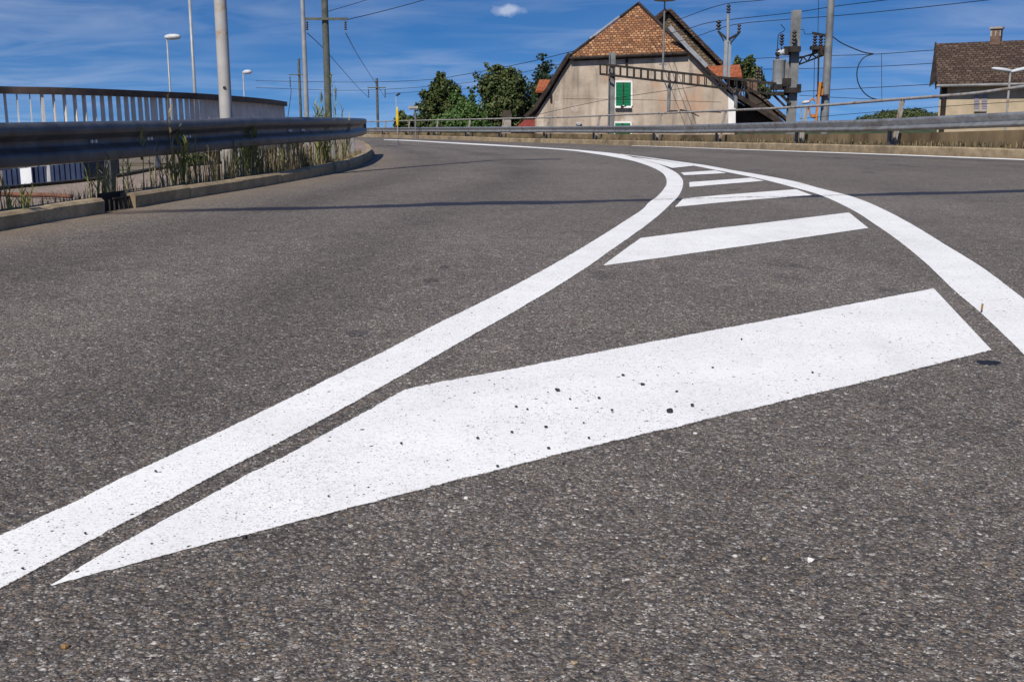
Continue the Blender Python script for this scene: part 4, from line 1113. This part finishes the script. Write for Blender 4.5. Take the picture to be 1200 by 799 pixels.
def cwin(u0, v0_, u1, v1_):
    a, c, d, e = [CP(*k) - cbk * .03 for k in ((u0, v0_), (u1, v0_), (u1, v1_), (u0, v1_))]
    b = MB(); b.prism([a, c, d, e], cbk * -.05); w = b.build('window', M['steel_pale'], cot)
    for s0, s1 in ((-.02, .40), (.60, 1.02)):
        b = MB(); b.prism([a.lerp(c, s0) - cbk * .055, a.lerp(c, s1) - cbk * .055, e.lerp(d, s1) - cbk * .055, e.lerp(d, s0) - cbk * .055], cbk * -.05); b.build('shutter', M['grey_shutter'], w)
    b = MB(); b.bar(e - cbk * .1, d - cbk * .1, .16, .08); b.build('sill', M['stone'], w)
cwin(1142.5, 110, 1157, 130)
ch0 = rl.lerp(rr, .30); 
chx = min((rl.lerp(rr, k / 400) for k in range(400)), key=lambda p: abs(ucol(p) - 1167))
b = MB(); ct = P(1167, 34.5, chx.y).z
b.box((chx.x, chx.y, (chx.z - .8 + ct) / 2), (.46, .5, ct - chx.z + .8), math.atan2(cd.y, cd.x)); b.build('chimney', M['brick'], cot)
b = MB(); b.box((chx.x, chx.y, ct + .045), (.58, .62, .09), math.atan2(cd.y, cd.x))
for s in (-.2, 0, .2): b.box(Vector((chx.x, chx.y, ct - .22)) + cd * s - cbk * .26, (.06, .03, .26), math.atan2(cd.y, cd.x))
b.build('chimney_cap', M['stone'], cot)

# twin headed lamp in front of the cottage
t = P(1184, 85, 33); tl = thing('twin_lamp', 'street lamp with two long pale heads in front of the cottage', 'street lamp', (t.x, 33, -4.5))
b = MB(); b.tube([(t.x, 33, -4.5), t], [.045, .032], 10); b.build('pole', M['pipe'], tl)
lamp_head(t + Vector((.08, 0, .03)), (-1, 0, .13), .66, .22, .13).build('lamp_head', M['white_lamp'], tl, smooth=True)
lamp_head(t + Vector((-.06, 0, .0)), (1, 0, .22), .74, .22, .13).build('lamp_head', M['white_lamp'], tl, smooth=True)

# ------------------------------------------------------------------ trees
import mathutils
def leaves(b, blobs, n, size, flat=.35):
    tot = sum(r[3] ** 2 for r in blobs)
    for cx, cy, cz, r in blobs:
        k = int(n * r * r / tot)
        for _ in range(k):
            d = Vector((random.gauss(0, 1), random.gauss(0, 1), random.gauss(0, 1))).normalized()
            rad = r * (random.random() ** .33) * random.uniform(.72, 1.12)
            c = Vector((cx, cy, cz)) + d * rad
            nrm = (d + Vector((random.gauss(0, .7), random.gauss(0, .7), random.gauss(.3, .7)))).normalized()
            x = nrm.cross(Vector((random.random() - .5, random.random() - .5, random.random() - .5))).normalized(); y = nrm.cross(x)
            s = size * random.uniform(.6, 1.4)
            b._add([c - x * s - y * s * .5, c + x * s * .2 - y * s * .75, c + x * s + y * s * .1, c + x * s * .1 + y * s * .7], [(0, 1, 2, 3)])

def tree(label, Y, outline, gz, mat, n, size, nb, name='tree', depth=None, group='trees behind the far guardrail', seed=1):
    """outline: (v, u_left, u_right) spans of the crown in the photograph, turned into a round crown at distance Y"""
    random.seed(seed)
    k = Y / F
    vs = [o[0] for o in outline]
    blobs = []
    for _ in range(nb):
        v = random.uniform(vs[0], vs[-1])
        ul = interp([(o[0], o[1]) for o in outline], v); ur = interp([(o[0], o[2]) for o in outline], v)
        w = (ur - ul) / 2 * k; c = P((ul + ur) / 2, v, Y)
        a = random.uniform(0, 2 * math.pi); rr_ = random.random() ** .5
        r = max(.25, min(w * random.uniform(.30, .50), w))
        off = max(w - r * .72, 0)
        blobs.append((c.x + math.cos(a) * rr_ * off, c.y + math.sin(a) * rr_ * off * .9, c.z, r))
    for _ in range(nb // 2):
        v = random.uniform(vs[0], vs[-1]); ul = interp([(o[0], o[1]) for o in outline], v); ur = interp([(o[0], o[2]) for o in outline], v)
        w = (ur - ul) / 2 * k; c = P((ul + ur) / 2, v, Y); a = random.uniform(0, 2 * math.pi)
        blobs.append((c.x + math.cos(a) * w * random.uniform(.98, 1.12), c.y + math.sin(a) * w * .9, c.z + random.uniform(-.2, .5), random.uniform(.18, .48)))
    m0 = outline[-1]; base = P((m0[1] + m0[2]) / 2, m0[0], Y); mid_ = P((outline[0][1] + outline[0][2]) / 2, outline[0][0], Y)
    o = thing(name, label, 'tree', (base.x, Y, gz), group)
    b = MB(); leaves(b, blobs, n, size); b.build('crown', M[mat], o)
    b = MB(); top = Vector((mid_.x, Y, mid_.z - .5)); bs_ = Vector((base.x, Y, gz))
    hgt_ = top.z - gz
    b.tube([bs_, bs_.lerp(top, .35), bs_.lerp(top, .7), top], [hgt_ * .028 + .05, hgt_ * .022 + .03, hgt_ * .012 + .02, .02], 9)
    for q in blobs[::max(1, len(blobs) // 9)]:
        s = bs_.lerp(top, random.uniform(.35, .7)); e = Vector(q[:3]); b.tube([s, s.lerp(e, .5) + Vector((0, 0, .2)), e], [.09, .06, .02], 5)
    b.build('trunk', M['bark'], o)
    return o
tree('broad dark leafy tree with an uneven top, left one of the two tall round trees', 95, [(88, 512, 521), (96, 505, 533), (105, 497, 539), (115, 493, 540), (125, 487, 545), (135, 491, 545), (150, 495, 545)], -6.4, 'leaf_dark', 20000, .125, 64, seed=3)
tree('tallest and roundest leafy tree, close beside the stucco house', 84, [(79, 576, 592), (86, 566, 607), (95, 558, 617), (105, 553, 624), (118, 553, 631), (130, 556, 634), (142, 558, 632), (152, 560, 630)], -6.4, 'leaf_dark', 24000, .115, 75, seed=5)
tree('fresh green bushy tree filling the gap between the two tall round trees', 80, [(117, 538, 552), (124, 527, 563), (132, 518, 572), (142, 512, 580), (154, 510, 585)], -6.4, 'leaf_fresh', 13000, .10, 40, seed=8)
tree('small bush at the foot of the flat topped post lamp', 88, [(137, 470, 476), (142, 462, 492), (152, 460, 500)], -6.4, 'leaf_mid', 1600, .14, 14, seed=9)
tree('slim tree top showing between rear gable and red dormer', 92, [(67, 876, 882), (74, 860, 886), (84, 858, 896), (96, 862, 902), (110, 870, 906)], -6.4, 'leaf_mid', 5000, .12, 24, seed=10)
# conifer
def conifer(label, Y, u, v0_, v1_, half, gz):
    random.seed(12); k = Y / F; top = P(u, v0_, Y); low = P(u, v1_, Y)
    o = thing('conifer_tree', label, 'tree', (top.x, Y, gz), 'trees behind the far guardrail')
    b = MB(); blobs = []; hz = top.z - low.z
    for i in range(15):
        t = (i + .4) / 15; rad = half * k * (.12 + .88 * t ** .8); z = top.z - hz * t
        for j in range(3 + i // 3):
            a = random.uniform(0, 6.28); L_ = rad * random.uniform(.55, 1.12)
            for s in (.35, .65, .95):
                blobs.append((top.x + math.cos(a) * L_ * s, Y + math.sin(a) * L_ * s, z + .22 * s * s * L_ - .1, max(.14, .34 * (1.15 - s) * rad)))
    leaves(b, blobs, 12000, .10); b.build('crown', M['needle'], o)
    b = MB(); b.tube([(top.x, Y, gz), (top.x, Y, top.z - .1)], [.28, .03], 8); b.build('trunk', M['bark'], o)
conifer('dark layered conifer rising behind the left dormer of the stucco house', 100, 636.5, 62, 128, 31, -6.4)
# far wooded hill on the right
b = MB(); nx = 40; hv = []
for j in range(6):
    for i in range(nx + 1):
        x = 110 + 130 * i / nx; y = 420 + 60 * j
        s = math.sin(math.pi * min(max((i / nx), 0), 1)) ** .6; hv.append(Vector((x, y, -6.6 + (11.5 * s) * math.sin(math.pi * j / 5))))
b._add(hv, [(j * (nx + 1) + i, j * (nx + 1) + i + 1, (j + 1) * (nx + 1) + i + 1, (j + 1) * (nx + 1) + i) for j in range(5) for i in range(nx)])
struct(b, 'hill', M['leaf_dark'] if False else mottled('hill_green', (.03, .05, .02), (.06, .08, .03), .2), smooth=True)
random.seed(21); b = MB(); bl_ = []
for u in range(1004, 1112, 2):
    v = interp([(1004, 137.5), (1014, 134.5), (1024, 133), (1032, 129.5), (1044, 128), (1056, 127), (1066, 126.5), (1078, 126.5), (1092, 131), (1104, 130), (1112, 131)], u) + random.uniform(-.8, 1.2)
    Y = 430 + random.uniform(-15, 30); c = P(u, v + 3.5, Y); bl_.append((c.x, c.y, c.z, 1.25)); c2 = P(u, v + 8, Y - 8); bl_.append((c2.x, c2.y, c2.z, 1.7)); c3 = P(u, v + 12, Y - 12); bl_.append((c3.x, c3.y, c3.z, 1.9))
leaves(b, bl_, 9000, .36); o = b.build('far_wood', M['leaf_dark']); tag(o, 'distant dark wood on the hill left of the cottage', 'trees', kind='stuff')

# ------------------------------------------------------------------ weeds
def blade(b, base, d, L, w, bend, n=4):
    d = Vector(d); x = Vector((-d.y, d.x, 0)); 
    if x.length < 1e-4: x = Vector((1, 0, 0))
    x.normalize(); vs = []; p = Vector(base); ang = 0
    dirv = Vector((0, 0, 1)) * math.cos(bend[0]) + Vector((d.x, d.y, 0)).normalized() * math.sin(bend[0])
    for i in range(n + 1):
        t = i / n; ww = w * (1 - t) ** .7 + .0006
        vs += [p - x * ww, p + x * ww]
        a = bend[0] + (bend[1] - bend[0]) * t
        p = p + (Vector((0, 0, 1)) * math.cos(a) + Vector((d.x, d.y, 0)).normalized() * math.sin(a)) * (L / n)
    b._add(vs, [(2 * i, 2 * i + 1, 2 * i + 3, 2 * i + 2) for i in range(n)])

def reed(b, base, h, lean, leafy=6, lw=.011, ll=.28, tip=False, top_only=0.0):
    base = Vector(base); a = random.uniform(0, 6.28)
    top = base + Vector((lean[0], lean[1], h)); mid_ = base.lerp(top, .5) + Vector((random.uniform(-.01, .01), random.uniform(-.01, .01), 0))
    b.tube([base, mid_, top], [.0055, .0045, .002], 5, cap=False)
    for k in range(leafy):
        t = top_only + (1 - top_only) * (k + .6) / leafy; c = base.lerp(top, t); a += math.pi + random.uniform(-.6, .6)
        blade(b, c, (math.cos(a), math.sin(a), 0), ll * random.uniform(.6, 1.15) * (1.1 - .5 * t), lw, (random.uniform(.25, .5), random.uniform(.8, 1.7)))
    if tip:
        for k in range(14):
            c = top + Vector((0, 0, -.01 * k)); a = random.uniform(0, 6.28)
            blade(b, c, (math.cos(a), math.sin(a), 0), .09, .006, (.3, .9), 2)

def kpoint(u):
    best = min(range(len(kLf)), key=lambda i: abs(ucol((kLf[i].x - .17, kLf[i].y, .3)) - u) + (0 if kLf[i].y < 24 else 99) + (0 if kLf[i].y > 4 else 99))
    return best
def weed(u, heights, spread, label, straw=0.3, off=.22, leafy=5, lw=.010, ll=.25, name='weed', group=None, tip=False, top_only=0.0, dv=0):
    i = kpoint(u); p, q = kLf[i], sLf[i]; t = Vector((-q.y, q.x, 0))
    c = p - q * off; z = zg(c.y) + KH - .02
    o = thing(name, label, 'plant', (c.x, c.y, z), group)
    g = MB(); s = MB()
    for h in heights:
        d = t * random.uniform(-spread, spread) + q * random.uniform(-.06, .05)
        reed(g if random.random() > straw else s, Vector((c.x, c.y, z)) + d, h, (random.gauss(0, .05) * h * 2, random.gauss(0, .04) * h * 2), leafy, lw, ll, tip, top_only)
    if g.v: g.build('foliage', M['reed'], o)
    if s.v: s.build('dry_stems', M['straw'], o)
    return o
random.seed(31)
weed(3, [.16, .12, .2, .14, .18, .1, .15, .17], .10, 'short green tuft on the kerb joint at the left edge of the photo', 0, off=.06, leafy=4, lw=.006, ll=.14)
weed(4, [.84, .5], .05, 'tall dry reed stem leaning in front of the guardrail at the photo edge', 1, off=.2, leafy=3, lw=.008, ll=.2, tip=True)
weed(112, [.22, .30, .26, .18, .32, .2, .28], .16, 'low mixed weeds left of the drain inlet', .3, leafy=5, lw=.006, ll=.16)
weed(128, [.35, .28, .3, .4, .26, .2], .14, 'loose weeds right above the drain inlet', .2, leafy=5, lw=.006, ll=.18)
weed(152, [.3, .36, .24, .4, .33], .16, 'sparse thin weeds on the kerb between drain inlet and the reed with broad leaves', .4, leafy=4, lw=.006, ll=.16)
weed(181, [.60], .01, 'single young reed with broad upright leaves in front of the dark guardrail', 0, leafy=9, lw=.013, ll=.26, top_only=.45)
weed(196, [.3, .36, .4, .3, .26, .34, .3, .42], .2, 'dry weeds along the kerb just right of the single reed', .6, leafy=4, lw=.006, ll=.18)
weed(212, [.92, .55, .48, .5, .44, .52, .4, .46, .5, .42, .38, .36], .20, 'dense reed clump with one tall bent stalk reaching above the guardrail', .25, leafy=6, lw=.010, ll=.24)
weed(236, [.42, .36, .46, .4, .38, .34, .44, .3, .4], .22, 'brown and green weeds left of the thick lamp post', .55, leafy=4, lw=.007, ll=.2)
weed(256, [.34, .3, .38, .33, .36, .3, .28], .24, 'dry stalks at the foot of the thick lamp post', .8, leafy=3, lw=.006, ll=.16)
weed(283, [.40, .44, .38, .46, .42, .36, .3, .40], .20, 'weeds just right of the thick lamp post', .4, leafy=5, lw=.008, ll=.2)
weed(298, [.56, .50, .54, .46, .58, .5, .44, .48, .42, .52, .5], .18, 'dark green dense clump of broad weeds midway along the guardrail', .05, leafy=8, lw=.012, ll=.26)
weed(318, [.38, .44, .36, .40, .34, .42, .38, .36, .4, .3], .28, 'thin dry stalks right of the dark green clump', .7, leafy=3, lw=.006, ll=.16)
weed(338, [.46, .42, .52, .40, .44, .38, .5, .66, .42, .4, .36], .30, 'tangle of straw stalks with one taller blade in front of the bolts', .6, leafy=4, lw=.007, ll=.18)
weed(362, [.52, .46, .56, .5, .48, .44, .54, .5, .46, .42, .5, .48, .4], .30, 'thick straw coloured stand left of the tall reed bed', .6, leafy=4, lw=.008, ll=.2)
weed(384, [.86, .76, .80, .70, .74, .66, .78, .72, .62, .68, .84, .6, .58, .9], .34, 'tall green reed bed growing against the guardrail near its end', .15, leafy=8, lw=.013, ll=.30)
weed(394, [1.35, 1.12, .95, 1.05, .8], .25, 'tallest feathery reeds standing well above the guardrail near its end', .1, leafy=10, lw=.011, ll=.24, tip=True)
weed(408, [.80, .7, .64, .9, .56, .6, .5], .3, 'last reeds before the rounded kerb end', .25, leafy=7, lw=.010, ll=.28)
# low ground cover on the island edge
random.seed(44); b = MB()
for _ in range(900):
    u = random.uniform(20, 425); i = kpoint(u) if False else None
for i in range(0, len(kLf)):
    p, q = kLf[i], sLf[i]
    if not (6 < p.y < 22 and p.x > -4.2): continue
    for _ in range(8):
        c = p - q * (.15 + abs(random.gauss(0, .06))) + Vector((0, random.uniform(-.05, .05), 0)); c.z = zg(c.y) + KH - .02
        a = random.uniform(0, 6.28); blade(b, c, (math.cos(a), math.sin(a), 0), random.uniform(.04, .13), .004, (.1, random.uniform(.4, 1.3)), 3)
random.seed(47)
for _ in range(650):
    u = random.triangular(185, 425, 350); i = kpoint(u); p, q = kLf[i], sLf[i]
    c = p - q * random.uniform(.15, .36) + Vector((0, random.uniform(-.12, .12), 0)); c.z = zg(c.y) + KH - .02
    a = random.uniform(0, 6.28); blade(b, c, (math.cos(a), math.sin(a), 0), random.uniform(.16, .46), .0055, (.02, random.uniform(.1, .5)), 3)
o = b.build('grass', M['straw']); tag(o, 'dry grass fringe along the inside of the left kerb', 'grass', kind='stuff')
# dry grass under the far rail
b = MB(); random.seed(45)
for i in range(len(br)):
    p, q = br[i], bs[i]; u = ucol(tuple(p))
    if not 500 < u < 1330: continue
    near = 1 if u > 900 else .55
    for _ in range(int(70 * near)):
        t = Vector((-q.y, q.x, 0)); c = p - q * random.uniform(.05, 1.2) + t * random.uniform(-.35, .35); c.z = zg(c.y) + .19
        a = random.uniform(0, 6.28); blade(b, c, (math.cos(a), math.sin(a), 0), random.uniform(.06, .20), .008, (.1, random.uniform(.3, 1.2)), 3)
o = b.build('grass', M['straw']); tag(o, 'dry yellow grass growing under the far guardrail', 'grass', kind='stuff')

# ------------------------------------------------------------------ things seen through the gap under the left guardrail
def low(u, v, Y): return P(u, v, Y)
gz0 = -1.2
bx0, bx1 = P(1, 210, 24).x, P(97, 210, 24).x
bc = thing('blue_container', 'dark blue ribbed metal container seen below the guardrail beyond the pavement edge', 'container', ((bx0 + bx1) / 2, 25, gz0))
ztop = .55
b = MB(); b.box(((bx0 + bx1) / 2, 25.2, (gz0 + ztop) / 2), (bx1 - bx0, 2.2, ztop - gz0))
k = 0
while bx0 + .08 + k * .12 < bx1: b.box((bx0 + .06 + k * .12, 24.09, (gz0 + ztop) / 2), (.06, .05, ztop - gz0 - .1)); k += 1
b.build('body', M['blue_panel'], bc)
wx0, wx1 = P(25, 210, 24).x, P(38, 210, 24).x
b = MB(); b.box(((wx0 + wx1) / 2, 24.0, (gz0 + ztop) / 2), (wx1 - wx0, .06, ztop - gz0 - .2)); b.build('white_door', M['white_panel'], bc)
random.seed(51)
def bush(u, v, Y, r, mat, label, n=500):
    c = P(u, v, Y); o = thing('bush', label, 'bush', (c.x, Y, gz0))
    b = MB(); leaves(b, [(c.x + random.uniform(-.5, .5) * r, Y + random.uniform(-.5, .5) * r, c.z + random.uniform(-.4, .3) * r, r * random.uniform(.4, .7)) for _ in range(7)], n, .05); b.build('foliage', M[mat], o)
    b = MB(); b.tube([(c.x, Y, gz0), (c.x, Y, c.z)], .03, 6); b.build('stem', M['bark'], o)
M['yellow_green'] = make_leaf('yellow_green_foliage', (.22, .24, .04), (.36, .36, .06), (.5, .48, .12))
bush(107, 206, 27, .35, 'yellow_green', 'yellow green bush seen under the guardrail beside the blue container')
bush(122, 205, 26, .3, 'leaf_fresh', 'green bush under the guardrail right of the yellow one')
bush(232, 190, 30, .4, 'leaf_dark', 'dark green bush glimpsed under the guardrail left of the thick lamp post')
# rusty strip on the pavement
rs = [G(u, v, KH) for u, v in ((-60, 228.5), (0, 229.3), (30, 230), (60, 230.5), (84, 232))]
b = MB(); pth = resample(rs, 30); b.tube([p + Vector((0, 0, .012)) for p in pth], .022, 6); single(b, 'rusty_bar', M['rust'], 'rust brown bar lying on the pavement behind the near kerb', 'bar', smooth=True)

# ------------------------------------------------------------------ loose stones and litter on the road
def stone(b, c, r, sq=.6):
    bm = bmesh.new(); bmesh.ops.create_icosphere(bm, subdivisions=2, radius=r)
    ax = [Vector((random.gauss(0, 1), random.gauss(0, 1), random.gauss(0, 1))).normalized() for _ in range(7)]
    for v in bm.verts:
        for a in ax:
            d = v.co.dot(a)
            if d > r * .62: v.co -= a * (d - r * .62)
        v.co.z *= sq
    bm.verts.ensure_lookup_table()
    vs = [Vector(c) + v.co for v in bm.verts]; fs = [tuple(v.index for v in f.verts) for f in bm.faces]; bm.free()
    return b._add(vs, fs)
def pebble(u, v, px, mat, label, group=None, sq=.65, name='pebble', h=0.0):
    p = G(u, v); r = px * p.y / F / 2
    p.z = zg(p.y) + h + r * sq * .45
    b = MB(); stone(b, p, r, sq); return single(b, name, M[mat], label, 'pebble', group)
random.seed(61)
pebble(949.5, 658.5, 12, 'pebble_white', 'largest white angular pebble, alone on the bare asphalt near the camera', sq=.85)
pebble(861, 652.5, 8, 'pebble_white', 'small pale flat pebble left of the large white one on the asphalt')
pebble(896, 655, 7, 'pebble_tan', 'tan pebble between the two white pebbles')
pebble(871, 644, 7, 'pebble_dark', 'dark chip just above the small pale pebble', sq=.35)
pebble(815, 509, 7, 'pebble_white', 'white pebble just below the edge of the biggest bar')
pebble(844, 549, 6, 'pebble_tan', 'pinkish pebble below the biggest bar, nearer the camera than the white one')
pebble(546, 584, 7, 'pebble_white', 'pale pebble under the lower edge of the biggest bar near its middle')
pebble(77, 759, 14, 'brown_bit', 'rusty brown chip near the bottom left corner of the photo', sq=.6)
pebble(673, 777, 11, 'pebble_tan', 'tan stone at the very bottom of the photo', sq=.5)
pebble(785, 484, 9, 'pebble_dark', 'flat black crumb on the biggest bar near its lower edge', h=.005)
pebble(811, 477, 6, 'pebble_dark', 'small black crumb just right of the flat black one on the biggest bar', h=.005)
pebble(653, 459, 7, 'pebble_dark', 'black crumb high on the biggest bar', h=.005)
pebble(287, 631, 8, 'pebble_dark', 'black crumb at the lower edge of the pointed end of the biggest bar', h=.003)
for (u, v) in ((752, 452), (754, 452), (793, 460), (668, 469), (640, 502), (560, 515), (717, 482), (618, 481), (643, 527), (583, 548), (605, 478), (684, 497), (660, 545), (702, 468), (835, 432), (869, 399), (952, 438), (730, 441), (470, 521), (385, 583), (183, 554), (27, 668), (100, 627), (600, 508), (690, 515)):
    pebble(u, v, random.uniform(3.2, 5.2), 'pebble_dark', 'tiny dark crumb lying on fresh white road paint', 'tiny dark crumbs on the white paint', h=.004)
# loose grit that nobody could count
def make_grit():
    t = NT('loose_grit', .85, .2); g = t.n.new('ShaderNodeNewGeometry')
    t.color(t.ramp(g.outputs['Random Per Island'], [(0, (.05, .048, .046)), (.25, (.13, .115, .10)), (.5, (.22, .155, .095)), (.7, (.26, .235, .205)), (.88, (.38, .35, .31)), (1, (.60, .57, .52))])); return t.m
random.seed(71); b = MB()
for _ in range(1700):
    Y = 1.25 + 4.2 * random.random() ** 1.7; X = random.uniform(-.62, .62) * Y
    r = random.choice((.0011, .0014, .0017, .0021, .0026, .0034)) * random.uniform(.8, 1.25)
    bm_c = Vector((X, Y, zg(Y) + r * .45)); q = Matrix.Rotation(random.uniform(0, 6.28), 3, 'Z')
    pts = [bm_c + q @ Vector(p_) * r * random.uniform(.75, 1.2) for p_ in ((1.2, 0, 0), (0, 1, 0), (-1.1, .1, 0), (.1, -.9, 0), (.1, .1, .75), (0, 0, -.6))]
    b._add(pts, [(0, 1, 4), (1, 2, 4), (2, 3, 4), (3, 0, 4), (1, 0, 5), (2, 1, 5), (3, 2, 5), (0, 3, 5)])
o = b.build('loose_gravel', make_grit()); tag(o, 'fine loose grit scattered over the asphalt near the camera', 'gravel', kind='stuff')
# cigarette-like brown stub on the outer line
p = G(1150, 367); b = MB(); q = Vector((p.x, p.y, zg(p.y) + .012)); b.tube([q, q + Vector((.010, .018, .024))], .0045, 10)
single(b, 'stub', M['brown_bit'], 'small brown stub standing at the edge of the wide right lane line', 'litter')

# ------------------------------------------------------------------ world, sun, camera
az = math.atan2(-.378, -.926); EL = R(46)
w = bpy.data.worlds.new('World'); scene.world = w; w.use_nodes = True
nt = w.node_tree; N = nt.nodes; bg = N['Background']
sky = N.new('ShaderNodeTexSky'); sky.sky_type = 'NISHITA'; sky.sun_disc = False; sky.sun_elevation = EL; sky.sun_rotation = az
sky.altitude = 600; sky.air_density = 1.0; sky.dust_density = .25; sky.ozone_density = 2.5
tc = N.new('ShaderNodeTexCoord')
gm = N.new('ShaderNodeHueSaturation'); gm.inputs['Saturation'].default_value = 1.42; gm.inputs['Value'].default_value = 1.0; gm.inputs['Hue'].default_value = .508
nt.links.new(sky.outputs[0], gm.inputs['Color'])
# the air was very clear: look the colour up well above the horizon's yellowish band
vz = N.new('ShaderNodeVectorMath'); vz.operation = 'MULTIPLY_ADD'; nt.links.new(tc.outputs['Generated'], vz.inputs[0]); vz.inputs[1].default_value = (1, 1, 1.6); vz.inputs[2].default_value = (0, 0, .17)
vn = N.new('ShaderNodeVectorMath'); vn.operation = 'NORMALIZE'; nt.links.new(vz.outputs[0], vn.inputs[0]); nt.links.new(vn.outputs[0], sky.inputs[0])
# cirrus: stretched noise on the direction, flattened onto a high plane
sepd = N.new('ShaderNodeSeparateXYZ'); nt.links.new(tc.outputs['Generated'], sepd.inputs[0])
def wm(op, a, b_=0.0):
    n_ = N.new('ShaderNodeMath'); n_.operation = op
    for i, v in enumerate((a, b_)):
        if hasattr(v, 'is_linked'): nt.links.new(v, n_.inputs[i])
        else: n_.inputs[i].default_value = v
    return n_.outputs[0]
zz = wm('ADD', wm('MAXIMUM', sepd.outputs[2], 0.0), .10)
comb = N.new('ShaderNodeCombineXYZ'); nt.links.new(wm('DIVIDE', sepd.outputs[0], zz), comb.inputs[0]); nt.links.new(wm('DIVIDE', sepd.outputs[1], zz), comb.inputs[1])
mp = N.new('ShaderNodeMapping'); mp.inputs['Scale'].default_value = (1.0, 1.5, 1); mp.inputs['Rotation'].default_value = (0, 0, R(24)); nt.links.new(comb.outputs[0], mp.inputs['Vector'])
no = N.new('ShaderNodeTexNoise'); no.inputs['Scale'].default_value = 1.3; no.inputs['Detail'].default_value = 9; no.inputs['Roughness'].default_value = .55; no.inputs['Distortion'].default_value = .8
nt.links.new(mp.outputs[0], no.inputs['Vector'])
cr = N.new('ShaderNodeValToRGB'); cr.color_ramp.elements[0].position = .38; cr.color_ramp.elements[1].position = .90
cr.color_ramp.elements[0].color = (0, 0, 0, 1); cr.color_ramp.elements[1].color = (.46, .46, .46, 1); nt.links.new(no.outputs['Fac'], cr.inputs['Fac'])
# one small puff of cloud
pd = Vector(ray(597, 12)).normalized()
dist = N.new('ShaderNodeVectorMath'); dist.operation = 'SUBTRACT'; nt.links.new(tc.outputs['Generated'], dist.inputs[0]); dist.inputs[1].default_value = pd
scl = N.new('ShaderNodeVectorMath'); scl.operation = 'MULTIPLY'; nt.links.new(dist.outputs[0], scl.inputs[0]); scl.inputs[1].default_value = (1, 1, 2.3)
ln = N.new('ShaderNodeVectorMath'); ln.operation = 'LENGTH'; nt.links.new(scl.outputs[0], ln.inputs[0])
n2 = N.new('ShaderNodeTexNoise'); n2.inputs['Scale'].default_value = 70; n2.inputs['Detail'].default_value = 6; nt.links.new(tc.outputs['Generated'], n2.inputs['Vector'])
puff = wm('SUBTRACT', wm('SUBTRACT', 1.0, wm('MULTIPLY', ln.outputs['Value'], 58.0)), wm('MULTIPLY', wm('SUBTRACT', n2.outputs['Fac'], .5), 1.6))
puff = wm('MINIMUM', wm('MAXIMUM', puff, 0.0), .62)
veil = N.new('ShaderNodeTexNoise'); veil.inputs['Scale'].default_value = .55; veil.inputs['Detail'].default_value = 3; nt.links.new(comb.outputs[0], veil.inputs['Vector'])
vr = N.new('ShaderNodeValToRGB'); vr.color_ramp.elements[0].position = .36; vr.color_ramp.elements[1].position = .66
vr.color_ramp.elements[0].color = (.12, .12, .12, 1); nt.links.new(veil.outputs['Fac'], vr.inputs['Fac'])
wisps = wm('ADD', wm('MULTIPLY', cr.outputs['Color'], vr.outputs['Color']), wm('MULTIPLY', vr.outputs['Color'], .07))
fac = wm('MAXIMUM', wisps, puff)
mx = N.new('ShaderNodeMix'); mx.data_type = 'RGBA'; nt.links.new(fac, mx.inputs[0]); nt.links.new(gm.outputs[0], mx.inputs[6]); mx.inputs[7].default_value = (6.6, 7.2, 8.6, 1)
nt.links.new(mx.outputs[2], bg.inputs['Color']); bg.inputs['Strength'].default_value = .098

sl = bpy.data.lights.new('sun', 'SUN'); sl.energy = 4.7; sl.angle = R(.53); sl.color = (1.0, .93, .83)
so = bpy.data.objects.new('sun', sl); COL.objects.link(so)
tosun = Vector((-.378 * math.cos(EL), -.926 * math.cos(EL), math.sin(EL)))
so.rotation_euler = tosun.to_track_quat('Z', 'Y').to_euler(); so.location = (-5, -10, 20)

cam = bpy.data.cameras.new('camera'); co = bpy.data.objects.new('camera', cam); COL.objects.link(co)
cam.sensor_width = 36; cam.sensor_fit = 'HORIZONTAL'; cam.lens = F / 1200 * 36; cam.clip_start = .05; cam.clip_end = 20000
co.location = (0, 0, H); co.rotation_euler = (math.pi / 2 - TH, 0, 0)
scene.camera = co
vs_ = scene.view_settings; vs_.view_transform = 'Standard'; vs_.look = 'None'; vs_.exposure = 0; vs_.gamma = 1; vs_.use_curve_mapping = False
